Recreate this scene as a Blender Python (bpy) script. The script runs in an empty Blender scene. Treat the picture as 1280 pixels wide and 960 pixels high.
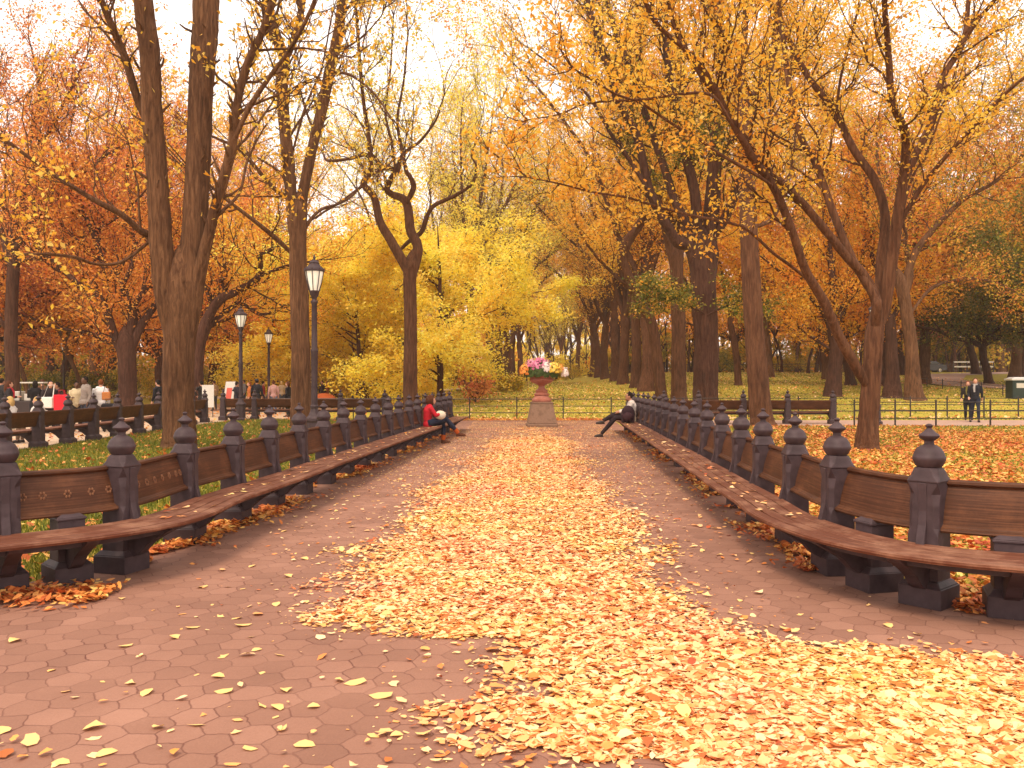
import bpy, bmesh, math, random
import numpy as np
from mathutils import Vector, Matrix

random.seed(7)
RNG = np.random.default_rng(11)
S = bpy.context.scene
COL = S.collection
F = 1050.0           # focal length in photo pixels (1280 wide)
CAMH = 1.6
HAZE = .0007
HY = 477.0           # horizon row of the photo
PI = math.pi


def at(px, py, Y):
    """pixel + distance -> world point"""
    return np.array([(px - 640) / F * Y, Y, CAMH - (py - HY) / F * Y])


def smooth(a, b, x):
    t = np.clip((np.asarray(x, float) - a) / (b - a), 0, 1)
    return t * t * (3 - 2 * t)


def g(x, y):
    """terrain height"""
    x = np.asarray(x, float); y = np.asarray(y, float)
    c = np.interp(y, [37, 45, 60, 77, 100, 140, 400], [0, .5, .85, 1.15, 1.55, 1.7, 1.8])
    r = np.interp(y, [38, 45, 60, 100, 150, 400], [0, .62, 1.3, 2.7, 3.0, 3.2])
    l = np.interp(y, [60, 68, 100, 150, 400], [0, .2, .5, 1.0, 1.2])
    wl = smooth(-4, -10, x); wr = smooth(7, 16, x)
    return c * (1 - wl) * (1 - wr) + l * wl + r * wr


# ------------------------------------------------------------------ materials
def new_mat(name):
    m = bpy.data.materials.new(name); m.use_nodes = True
    nt = m.node_tree
    for n in list(nt.nodes): nt.nodes.remove(n)
    out = nt.nodes.new('ShaderNodeOutputMaterial')
    return m, nt, out


def ramp(nt, stops):
    r = nt.nodes.new('ShaderNodeValToRGB')
    cr = r.color_ramp
    while len(cr.elements) < len(stops): cr.elements.new(0.5)
    for e, (p, c) in zip(cr.elements, stops):
        e.position = p; e.color = (*c, 1)
    return r


def noise_mat(name, c1, c2, scale=6, rough=.7, stretch=(1, 1, 1), bump=.2, detail=5, spec=.3, c3=None, bumpdist=.02, metallic=0, bscale=None):
    m, nt, out = new_mat(name)
    L = nt.links
    b = nt.nodes.new('ShaderNodeBsdfPrincipled')
    b.inputs['Roughness'].default_value = rough
    b.inputs['Specular IOR Level'].default_value = spec
    b.inputs['Metallic'].default_value = metallic
    tc = nt.nodes.new('ShaderNodeTexCoord')
    mp = nt.nodes.new('ShaderNodeMapping'); mp.inputs['Scale'].default_value = stretch
    L.new(tc.outputs['Object'], mp.inputs['Vector'])
    n = nt.nodes.new('ShaderNodeTexNoise'); n.inputs['Scale'].default_value = scale
    n.inputs['Detail'].default_value = detail; n.inputs['Roughness'].default_value = .62
    L.new(mp.outputs['Vector'], n.inputs['Vector'])
    st = [(.3, c1), (.7, c2)] if c3 is None else [(.28, c1), (.52, c2), (.74, c3)]
    r = ramp(nt, st)
    L.new(n.outputs['Fac'], r.inputs['Fac'])
    L.new(r.outputs['Color'], b.inputs['Base Color'])
    if bump:
        n2 = nt.nodes.new('ShaderNodeTexNoise'); n2.inputs['Scale'].default_value = bscale or scale * 3
        n2.inputs['Detail'].default_value = 4
        L.new(mp.outputs['Vector'], n2.inputs['Vector'])
        bp = nt.nodes.new('ShaderNodeBump'); bp.inputs['Strength'].default_value = bump
        bp.inputs['Distance'].default_value = bumpdist
        L.new(n2.outputs['Fac'], bp.inputs['Height'])
        L.new(bp.outputs['Normal'], b.inputs['Normal'])
    L.new(b.outputs['BSDF'], out.inputs['Surface'])
    return m


def leaf_mat(name, stops, trans=.35, rough=.55, constant=False):
    m, nt, out = new_mat(name)
    L = nt.links
    geo = nt.nodes.new('ShaderNodeNewGeometry')
    r = ramp(nt, stops)
    L.new(geo.outputs['Random Per Island'], r.inputs['Fac'])
    tc = nt.nodes.new('ShaderNodeTexCoord')
    n = nt.nodes.new('ShaderNodeTexNoise'); n.inputs['Scale'].default_value = .7; n.inputs['Detail'].default_value = 3
    L.new(tc.outputs['Object'], n.inputs['Vector'])
    hsv = nt.nodes.new('ShaderNodeHueSaturation')
    mr = nt.nodes.new('ShaderNodeMapRange')
    mr.inputs[1].default_value = .3; mr.inputs[2].default_value = .7
    mr.inputs[3].default_value = .48; mr.inputs[4].default_value = .516
    L.new(n.outputs['Fac'], mr.inputs[0]); L.new(mr.outputs[0], hsv.inputs['Hue'])
    L.new(r.outputs['Color'], hsv.inputs['Color'])
    d = nt.nodes.new('ShaderNodeBsdfPrincipled'); d.inputs['Roughness'].default_value = rough
    d.inputs['Specular IOR Level'].default_value = .25
    t = nt.nodes.new('ShaderNodeBsdfTranslucent')
    mx = nt.nodes.new('ShaderNodeMixShader'); mx.inputs['Fac'].default_value = trans
    L.new(hsv.outputs['Color'], d.inputs['Base Color']); L.new(hsv.outputs['Color'], t.inputs['Color'])
    L.new(d.outputs['BSDF'], mx.inputs[1]); L.new(t.outputs['BSDF'], mx.inputs[2])
    L.new(mx.outputs['Shader'], out.inputs['Surface'])
    return m


def vmath(nt, op, a, b=None):
    n = nt.nodes.new('ShaderNodeVectorMath'); n.operation = op
    for i, v in enumerate((a, b)):
        if v is None: continue
        if isinstance(v, tuple): n.inputs[i].default_value = v
        else: nt.links.new(v, n.inputs[i])
    return n


def fmath(nt, op, a, b=None):
    n = nt.nodes.new('ShaderNodeMath'); n.operation = op
    for i, v in enumerate((a, b)):
        if v is None: continue
        if isinstance(v, (int, float)): n.inputs[i].default_value = v
        else: nt.links.new(v, n.inputs[i])
    return n.outputs[0]


def paver_mat():
    """hexagonal asphalt pavers"""
    m, nt, out = new_mat('hex_pavers')
    L = nt.links
    tc = nt.nodes.new('ShaderNodeTexCoord')
    wn = nt.nodes.new('ShaderNodeTexNoise'); wn.inputs['Scale'].default_value = 7; wn.inputs['Detail'].default_value = 3
    L.new(tc.outputs['Object'], wn.inputs['Vector'])
    wob = vmath(nt, 'SCALE', vmath(nt, 'SUBTRACT', wn.outputs['Color'], (.5, .5, .5)).outputs[0])
    wob.inputs['Scale'].default_value = .075
    base = vmath(nt, 'ADD', tc.outputs['Object'], wob.outputs[0])
    p = vmath(nt, 'SCALE', vmath(nt, 'ADD', base.outputs[0], (200, 200, 0)).outputs[0]); p.inputs['Scale'].default_value = 1 / .2
    # flat-top hexes: lattice cell (sqrt3, 1)
    r = (1.7320508, 1.0, 1.0); h = (.8660254, .5, .5)
    a = vmath(nt, 'SUBTRACT', vmath(nt, 'MODULO', p.outputs[0], r).outputs[0], h)
    b = vmath(nt, 'SUBTRACT', vmath(nt, 'MODULO', vmath(nt, 'SUBTRACT', p.outputs[0], h).outputs[0], r).outputs[0], h)
    def len2(v):
        s = nt.nodes.new('ShaderNodeSeparateXYZ'); L.new(v, s.inputs[0])
        return fmath(nt, 'ADD', fmath(nt, 'MULTIPLY', s.outputs[0], s.outputs[0]), fmath(nt, 'MULTIPLY', s.outputs[1], s.outputs[1]))
    sel = fmath(nt, 'LESS_THAN', len2(b.outputs[0]), len2(a.outputs[0]))
    mx = nt.nodes.new('ShaderNodeMix'); mx.data_type = 'VECTOR'
    L.new(sel, mx.inputs['Factor']); L.new(a.outputs[0], mx.inputs[4]); L.new(b.outputs[0], mx.inputs[5])
    gv = mx.outputs[1]
    ab = vmath(nt, 'ABSOLUTE', gv)
    s = nt.nodes.new('ShaderNodeSeparateXYZ'); L.new(ab.outputs[0], s.inputs[0])
    d2 = fmath(nt, 'ADD', fmath(nt, 'MULTIPLY', s.outputs[1], .5), fmath(nt, 'MULTIPLY', s.outputs[0], .8660254))
    hd = fmath(nt, 'MAXIMUM', s.outputs[1], d2)
    edge = nt.nodes.new('ShaderNodeMapRange'); edge.inputs[1].default_value = .468; edge.inputs[2].default_value = .497
    L.new(hd, edge.inputs[0])
    idv = vmath(nt, 'SUBTRACT', p.outputs[0], gv)
    ids = vmath(nt, 'SNAP', vmath(nt, 'ADD', idv.outputs[0], (.1, .1, .1)).outputs[0], (.2, .2, 5))
    wnz = nt.nodes.new('ShaderNodeTexWhiteNoise'); L.new(ids.outputs[0], wnz.inputs['Vector'])
    big = nt.nodes.new('ShaderNodeTexNoise'); big.inputs['Scale'].default_value = .9; big.inputs['Detail'].default_value = 6
    L.new(tc.outputs['Object'], big.inputs['Vector'])
    fine = nt.nodes.new('ShaderNodeTexNoise'); fine.inputs['Scale'].default_value = 120; fine.inputs['Detail'].default_value = 3
    L.new(tc.outputs['Object'], fine.inputs['Vector'])
    v = fmath(nt, 'ADD', fmath(nt, 'ADD', fmath(nt, 'MULTIPLY', wnz.outputs['Value'], .22), fmath(nt, 'MULTIPLY', big.outputs['Fac'], .75)), fmath(nt, 'MULTIPLY', fine.outputs['Fac'], .3))
    rr = ramp(nt, [(.32, PAVE[0]), (.62, PAVE[1]), (.92, PAVE[2])])
    L.new(v, rr.inputs['Fac'])
    gm = nt.nodes.new('ShaderNodeTexNoise'); gm.inputs['Scale'].default_value = 1.7; gm.inputs['Detail'].default_value = 2
    L.new(tc.outputs['Object'], gm.inputs['Vector'])
    gfac = fmath(nt, 'MULTIPLY', edge.outputs[0], fmath(nt, 'ADD', fmath(nt, 'MULTIPLY', gm.outputs['Fac'], 2.2), -.55))
    mc = nt.nodes.new('ShaderNodeMix'); mc.data_type = 'RGBA'
    L.new(gfac, mc.inputs['Factor']); L.new(rr.outputs['Color'], mc.inputs[6]); mc.inputs[7].default_value = (.11, .034, .024, 1)
    bs = nt.nodes.new('ShaderNodeBsdfPrincipled'); bs.inputs['Roughness'].default_value = .75
    bs.inputs['Specular IOR Level'].default_value = .3
    L.new(mc.outputs[2], bs.inputs['Base Color'])
    hgt = fmath(nt, 'SUBTRACT', fmath(nt, 'MULTIPLY', fine.outputs['Fac'], .25), edge.outputs[0])
    bp = nt.nodes.new('ShaderNodeBump'); bp.inputs['Strength'].default_value = .5; bp.inputs['Distance'].default_value = .006
    L.new(hgt, bp.inputs['Height']); L.new(bp.outputs['Normal'], bs.inputs['Normal'])
    L.new(bs.outputs['BSDF'], out.inputs['Surface'])
    return m


PAVE = [(.175, .082, .056), (.255, .124, .084), (.35, .18, .125)]
M = {}
M['pavers'] = paver_mat()
M['promenade'] = noise_mat('pale_pavement', (.42, .30, .2), (.62, .46, .32), 3, .85, bump=.15)
M['path'] = noise_mat('pink_pavement', (.34, .22, .17), (.48, .31, .24), 2.5, .85, bump=.15)
M['grass_ground'] = noise_mat('lawn_soil', (.27, .25, .028), (.42, .34, .042), 1.6, .95, bump=.6, detail=8, c3=(.54, .37, .06), bscale=25, bumpdist=.05)
M['grass'] = leaf_mat('grass_blades', [(0, (.085, .12, .014)), (.5, (.15, .175, .022)), (.8, (.28, .25, .03)), (1, (.42, .31, .055))], .25)
M['iron'] = noise_mat('painted_iron', (.036, .021, .024), (.07, .044, .05), 9, .6, bump=.2, spec=.3, bscale=60, bumpdist=.004)
M['iron_far'] = noise_mat('black_fence_paint', (.02, .013, .013), (.035, .022, .02), 9, .5, bump=0, spec=.5)
M['rosette'] = noise_mat('worn_carving', (.14, .055, .028), (.26, .12, .06), 22, .7, bump=.2)


def wood_mat(name, c, worn, amt, seed=0):
    m, nt, out = new_mat(name)
    L = nt.links
    tc = nt.nodes.new('ShaderNodeTexCoord')
    n = nt.nodes.new('ShaderNodeTexNoise'); n.inputs['Scale'].default_value = 3.2; n.inputs['Detail'].default_value = 8; n.inputs['Roughness'].default_value = .7
    L.new(tc.outputs['Object'], n.inputs['Vector'])
    mp = nt.nodes.new('ShaderNodeMapping'); mp.inputs['Scale'].default_value = (1.1, 42, 1)
    L.new(tc.outputs['UV'], mp.inputs['Vector'])
    gr = nt.nodes.new('ShaderNodeTexNoise'); gr.inputs['Scale'].default_value = 2; gr.inputs['Detail'].default_value = 5
    L.new(mp.outputs['Vector'], gr.inputs['Vector'])
    r = ramp(nt, [(.3, tuple(x * .6 for x in c)), (.7, c)]); L.new(gr.outputs['Fac'], r.inputs['Fac'])
    r2 = ramp(nt, [(.5, (0, 0, 0)), (.72, (amt, amt, amt))])
    ad = fmath(nt, 'ADD', fmath(nt, 'MULTIPLY', n.outputs['Fac'], .7), fmath(nt, 'MULTIPLY', gr.outputs['Fac'], .35))
    L.new(ad, r2.inputs['Fac'])
    mc = nt.nodes.new('ShaderNodeMix'); mc.data_type = 'RGBA'
    L.new(r2.outputs['Color'], mc.inputs['Factor']); L.new(r.outputs['Color'], mc.inputs[6]); mc.inputs[7].default_value = (*worn, 1)
    b = nt.nodes.new('ShaderNodeBsdfPrincipled'); b.inputs['Roughness'].default_value = .6; b.inputs['Specular IOR Level'].default_value = .22
    L.new(mc.outputs[2], b.inputs['Base Color'])
    bp = nt.nodes.new('ShaderNodeBump'); bp.inputs['Strength'].default_value = .35; bp.inputs['Distance'].default_value = .004
    L.new(gr.outputs['Fac'], bp.inputs['Height']); L.new(bp.outputs['Normal'], b.inputs['Normal'])
    L.new(b.outputs['BSDF'], out.inputs['Surface'])
    return m


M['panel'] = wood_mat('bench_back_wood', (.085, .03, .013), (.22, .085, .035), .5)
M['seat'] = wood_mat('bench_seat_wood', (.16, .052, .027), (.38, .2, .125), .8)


def bark_mat(name, c1, c2, sc=1.0):
    m, nt, out = new_mat(name)
    L = nt.links
    tc = nt.nodes.new('ShaderNodeTexCoord')
    mp = nt.nodes.new('ShaderNodeMapping'); mp.inputs['Scale'].default_value = (14 * sc, 14 * sc, 1.6 * sc)
    L.new(tc.outputs['Object'], mp.inputs['Vector'])
    n = nt.nodes.new('ShaderNodeTexNoise'); n.inputs['Scale'].default_value = 1.1; n.inputs['Detail'].default_value = 7; n.inputs['Roughness'].default_value = .65
    n.inputs['Distortion'].default_value = .6
    L.new(mp.outputs['Vector'], n.inputs['Vector'])
    n3 = nt.nodes.new('ShaderNodeTexNoise'); n3.inputs['Scale'].default_value = .8; n3.inputs['Detail'].default_value = 4
    L.new(tc.outputs['Object'], n3.inputs['Vector'])
    v = fmath(nt, 'ADD', fmath(nt, 'MULTIPLY', n.outputs['Fac'], .75), fmath(nt, 'MULTIPLY', n3.outputs['Fac'], .3))
    r = ramp(nt, [(.36, tuple(x * .45 for x in c1)), (.5, c1), (.7, c2)])
    L.new(v, r.inputs['Fac'])
    b = nt.nodes.new('ShaderNodeBsdfPrincipled'); b.inputs['Roughness'].default_value = .9; b.inputs['Specular IOR Level'].default_value = .15
    L.new(r.outputs['Color'], b.inputs['Base Color'])
    bp = nt.nodes.new('ShaderNodeBump'); bp.inputs['Strength'].default_value = .9; bp.inputs['Distance'].default_value = .05
    L.new(n.outputs['Fac'], bp.inputs['Height']); L.new(bp.outputs['Normal'], b.inputs['Normal'])
    L.new(b.outputs['BSDF'], out.inputs['Surface'])
    return m


M['bark'] = bark_mat('brown_bark', (.11, .05, .025), (.235, .118, .06))
M['bark_dark'] = bark_mat('dark_bark', (.07, .03, .02), (.14, .066, .042))
M['bark_red'] = bark_mat('reddish_bark', (.105, .045, .024), (.2, .095, .05))

M['lf_gold'] = leaf_mat('gold_leaves', [(0, (.78, .36, .03)), (.35, (.9, .52, .05)), (.7, (.95, .64, .09)), (1, (.92, .68, .18))], .5)
M['lf_yellow'] = leaf_mat('yellow_leaves', [(0, (.93, .68, .06)), (.4, (.97, .81, .1)), (.8, (.98, .87, .2)), (1, (.82, .78, .14))], .5)
M['lf_orange'] = leaf_mat('orange_leaves', [(0, (.5, .16, .035)), (.3, (.76, .29, .05)), (.65, (.89, .43, .08)), (1, (.93, .56, .13))], .46)
M['lf_rust'] = leaf_mat('rust_leaves', [(0, (.4, .12, .05)), (.4, (.64, .22, .075)), (.8, (.77, .33, .1)), (1, (.82, .45, .15))], .42)
M['lf_amber'] = leaf_mat('amber_leaves', [(0, (.66, .26, .025)), (.4, (.86, .42, .04)), (.8, (.92, .54, .07)), (1, (.7, .52, .09))], .48)
M['lf_green'] = leaf_mat('late_green_leaves', [(0, (.09, .12, .02)), (.5, (.18, .2, .03)), (.8, (.36, .28, .045)), (1, (.6, .36, .05))], .4)
M['lf_olive'] = leaf_mat('olive_leaves', [(0, (.3, .26, .03)), (.4, (.5, .4, .04)), (.75, (.74, .54, .06)), (1, (.8, .42, .05))], .45)
M['litter'] = leaf_mat('fallen_leaves', [(0, (.4, .1, .03)), (.06, (.62, .18, .04)), (.18, (.79, .31, .08)), (.4, (.88, .47, .17)), (.7, (.91, .59, .27)), (.92, (.93, .67, .37)), (1, (.93, .7, .22))], .12, .6)
M['litter_red'] = leaf_mat('russet_fallen_leaves', [(0, (.28, .07, .02)), (.3, (.55, .15, .035)), (.6, (.74, .26, .055)), (.85, (.84, .42, .11)), (1, (.9, .6, .18))], .12, .6)
M['litter_yellow'] = leaf_mat('pale_yellow_fallen_leaf', [(0, (.8, .46, .12)), (1, (.9, .66, .28))], .12, .6)


def flat(name, c, rough=.7, spec=.3, bump=.1, sc=30):
    d = tuple(x * .82 for x in c)
    return noise_mat(name, d, c, sc, rough, bump=bump, spec=spec, bumpdist=.004)


# ------------------------------------------------------------------ mesh helpers
def big_mesh(name, V, Fc, mat, parent=None, smooth_=False, mats=None, midx=None):
    me = bpy.data.meshes.new(name)
    V = np.asarray(V, np.float32); Fc = np.asarray(Fc, np.int32)
    k = Fc.shape[1]
    me.vertices.add(len(V)); me.vertices.foreach_set('co', V.ravel())
    me.loops.add(Fc.size); me.loops.foreach_set('vertex_index', Fc.ravel())
    me.polygons.add(len(Fc))
    me.polygons.foreach_set('loop_start', np.arange(0, Fc.size, k, dtype=np.int32))
    me.polygons.foreach_set('loop_total', np.full(len(Fc), k, np.int32))
    if smooth_: me.polygons.foreach_set('use_smooth', np.ones(len(Fc), bool))
    if mats:
        for mm in mats: me.materials.append(mm)
        me.polygons.foreach_set('material_index', np.asarray(midx, np.int32))
    else:
        me.materials.append(mat)
    me.update(); me.validate()
    return link(name, me, parent)


def link(name, me, parent=None, loc=None, rz=None):
    o = bpy.data.objects.new(name, me); COL.objects.link(o)
    if parent: o.parent = parent
    if loc is not None: o.location = loc
    if rz is not None: o.rotation_euler = (0, 0, rz)
    return o


def tag(o, label=None, cat=None, group=None, kind=None):
    if label: o['label'] = label
    if cat: o['category'] = cat
    if group: o['group'] = group
    if kind: o['kind'] = kind
    return o


def thing(name, label, cat, loc=(0, 0, 0), rz=0, group=None):
    o = bpy.data.objects.new(name, None); COL.objects.link(o)
    o.empty_display_size = .2
    o.location = [float(v) for v in loc]; o.rotation_euler = (0, 0, rz)
    return tag(o, label, cat, group)


class MB:
    """collects shapes into ONE mesh"""
    def __init__(s): s.v = []; s.f = []; s.m = []; s.cur = 0; s.uv = {}
    def add(s, vs, fs):
        n = len(s.v); s.v += [tuple(map(float, v)) for v in vs]
        s.f += [tuple(i + n for i in f) for f in fs]; s.m += [s.cur] * len(fs)
    def box(s, c, size, rz=0, top=1.0, topy=None):
        x, y, z = (q / 2 for q in size); ty = top if topy is None else topy
        vs = []
        ca, sa = math.cos(rz), math.sin(rz)
        for dz in (-1, 1):
            kx = top if dz > 0 else 1; ky = ty if dz > 0 else 1
            for dx, dy in ((-1, -1), (1, -1), (1, 1), (-1, 1)):
                X, Y = dx * x * kx, dy * y * ky
                vs.append((c[0] + X * ca - Y * sa, c[1] + X * sa + Y * ca, c[2] + dz * z))
        s.add(vs, [(3, 2, 1, 0), (4, 5, 6, 7), (0, 1, 5, 4), (1, 2, 6, 5), (2, 3, 7, 6), (3, 0, 4, 7)])
    def prism(s, prof, x0, x1):
        """profile in (y,z), extruded along x"""
        n = len(prof)
        vs = [(x0, y, z) for y, z in prof] + [(x1, y, z) for y, z in prof]
        fs = [tuple(range(n)), tuple(range(2 * n - 1, n - 1, -1))]
        fs += [(i, i + n, (i + 1) % n + n, (i + 1) % n) for i in range(n)]
        s.add(vs, fs)
    def lathe(s, prof, c=(0, 0, 0), n=20, phase=0):
        vs = []; fs = []
        for r, z in prof:
            for k in range(n):
                a = 2 * PI * k / n + phase
                vs.append((c[0] + r * math.cos(a), c[1] + r * math.sin(a), c[2] + z))
        for i in range(len(prof) - 1):
            for k in range(n):
                fs.append((i * n + k, i * n + (k + 1) % n, (i + 1) * n + (k + 1) % n, (i + 1) * n + k))
        fs.append(tuple(range(n - 1, -1, -1))); L = (len(prof) - 1) * n
        fs.append(tuple(range(L, L + n)))
        s.add(vs, fs)
    def tube(s, pts, rad, n=8):
        P = [Vector(p) for p in pts]
        rad = rad if hasattr(rad, '__len__') else [rad] * len(P)
        vs = []; fs = []
        for i, p in enumerate(P):
            t = (P[min(i + 1, len(P) - 1)] - P[max(i - 1, 0)]).normalized()
            u = t.cross(Vector((0, 0, 1)) if abs(t.z) < .9 else Vector((1, 0, 0))).normalized(); w = t.cross(u)
            for k in range(n):
                a = 2 * PI * k / n
                vs.append(p + (u * math.cos(a) + w * math.sin(a)) * rad[i])
        for i in range(len(P) - 1):
            for k in range(n):
                fs.append((i * n + k, i * n + (k + 1) % n, (i + 1) * n + (k + 1) % n, (i + 1) * n + k))
        fs.append(tuple(range(n - 1, -1, -1))); L = (len(P) - 1) * n
        fs.append(tuple(range(L, L + n)))
        s.add(vs, fs)
    def ell(s, c, r, nu=12, nv=8, rot=None):
        vs = []; fs = []
        R = rot or Matrix.Identity(3)
        for i in range(1, nv):
            ph = PI * i / nv
            for k in range(nu):
                a = 2 * PI * k / nu
                vs.append(Vector(c) + R @ Vector((r[0] * math.sin(ph) * math.cos(a), r[1] * math.sin(ph) * math.sin(a), r[2] * math.cos(ph))))
        t = len(vs); vs.append(Vector(c) + R @ Vector((0, 0, r[2]))); vs.append(Vector(c) + R @ Vector((0, 0, -r[2])))
        for i in range(nv - 2):
            for k in range(nu):
                fs.append((i * nu + k, (i + 1) * nu + k, (i + 1) * nu + (k + 1) % nu, i * nu + (k + 1) % nu))
        for k in range(nu):
            fs.append((t, k, (k + 1) % nu)); fs.append((t + 1, (nv - 2) * nu + (k + 1) % nu, (nv - 2) * nu + k))
        s.add(vs, fs)
    def mesh(s, name, mats, smooth_=False, bevel=0):
        me = bpy.data.meshes.new(name)
        me.from_pydata(s.v, [], s.f)
        for m in (mats if isinstance(mats, (list, tuple)) else [mats]): me.materials.append(m)
        me.polygons.foreach_set('material_index', np.array(s.m, np.int32))
        if s.uv:
            ul = me.uv_layers.new(name='UVMap')
            for lp in me.loops: ul.data[lp.index].uv = s.uv.get(lp.vertex_index, (0, 0))
        bm = bmesh.new(); bm.from_mesh(me)
        bmesh.ops.recalc_face_normals(bm, faces=bm.faces)
        if bevel:
            es = [e for e in bm.edges if len(e.link_faces) == 2 and e.calc_face_angle(0) > .6]
            bmesh.ops.bevel(bm, geom=es, offset=bevel, segments=1, affect='EDGES')
        if smooth_:
            for f in bm.faces: f.smooth = True
            for e in bm.edges:
                if len(e.link_faces) == 2 and e.calc_face_angle(0) > .75: e.smooth = False
        bm.to_mesh(me); bm.free(); me.update()
        return me
    def build(s, name, mats, parent=None, smooth_=False, bevel=0, loc=None, rz=None):
        return link(name, s.mesh(name, mats, smooth_, bevel), parent, loc, rz)


def remeshed(mb, name, mat, voxel, it=3):
    me = mb.mesh(name, mat)
    o = bpy.data.objects.new('tmp', me); COL.objects.link(o)
    r = o.modifiers.new('r', 'REMESH'); r.mode = 'VOXEL'; r.voxel_size = voxel; r.use_smooth_shade = True
    s = o.modifiers.new('s', 'SMOOTH'); s.factor = .5; s.iterations = it
    dg = bpy.context.evaluated_depsgraph_get()
    n = bpy.data.meshes.new_from_object(o.evaluated_get(dg))
    bpy.data.objects.remove(o); bpy.data.meshes.remove(me)
    n.name = name
    n.materials.clear(); n.materials.append(mat)
    n.polygons.foreach_set('material_index', np.zeros(len(n.polygons), np.int32))
    return n

# ------------------------------------------------------------------ people (built first: cheap remeshing)
MATC = {}
def cm(c, rough=.8):
    k = tuple(round(x, 3) for x in c)
    if k not in MATC: MATC[k] = noise_mat('cloth', tuple(x * .75 for x in c), c, 40, rough, bump=.25, spec=.15, bumpdist=.006)
    return MATC[k]
SKIN = {'light': flat('light_skin', (.62, .33, .22), .55), 'tan': flat('tan_skin', (.42, .2, .12), .55), 'dark': flat('dark_skin', (.13, .06, .035), .5)}
HAIR = {'black': flat('black_hair', (.018, .012, .01), .85, .1), 'brown': flat('brown_hair', (.09, .032, .016), .85, .1), 'blond': flat('blond_hair', (.55, .36, .14), .85, .1),
        'red': flat('auburn_hair', (.2, .06, .02), .85, .1), 'grey': flat('grey_hair', (.3, .27, .25), .85, .1)}
SHOE = flat('dark_shoe', (.03, .018, .014), .5)


def hand(mb, w, d, side, curl=.5, right=Vector((1, 0, 0))):
    """five fingers and a palm from wrist w along direction d"""
    w = Vector(w); d = Vector(d).normalized()
    n = d.cross(Vector((0, 0, 1)))
    if n.length < .3: n = Vector((0, 1, 0)).cross(d)
    n.normalize()                        # across the palm
    pn = n.cross(d).normalized()         # palm normal
    mb.tube([w, w + d * .045, w + d * .095], [.022, .034, .03], 8)
    for k, (o, ln) in enumerate(((-.027, .062), (-.009, .075), (.009, .08), (.027, .072))):
        a = w + d * .085 + n * o
        b = a + d * ln * .5 - pn * ln * .18 * curl
        c = b + d * ln * .4 - pn * ln * .45 * curl
        mb.tube([a, b, c], [.0105, .0095, .008], 6)
    t0 = w + d * .03 + n * .03 * side
    mb.tube([t0, t0 + d * .03 + n * .03 * side - pn * .01, t0 + d * .06 + n * .035 * side - pn * .02], [.014, .012, .009], 6)


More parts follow.
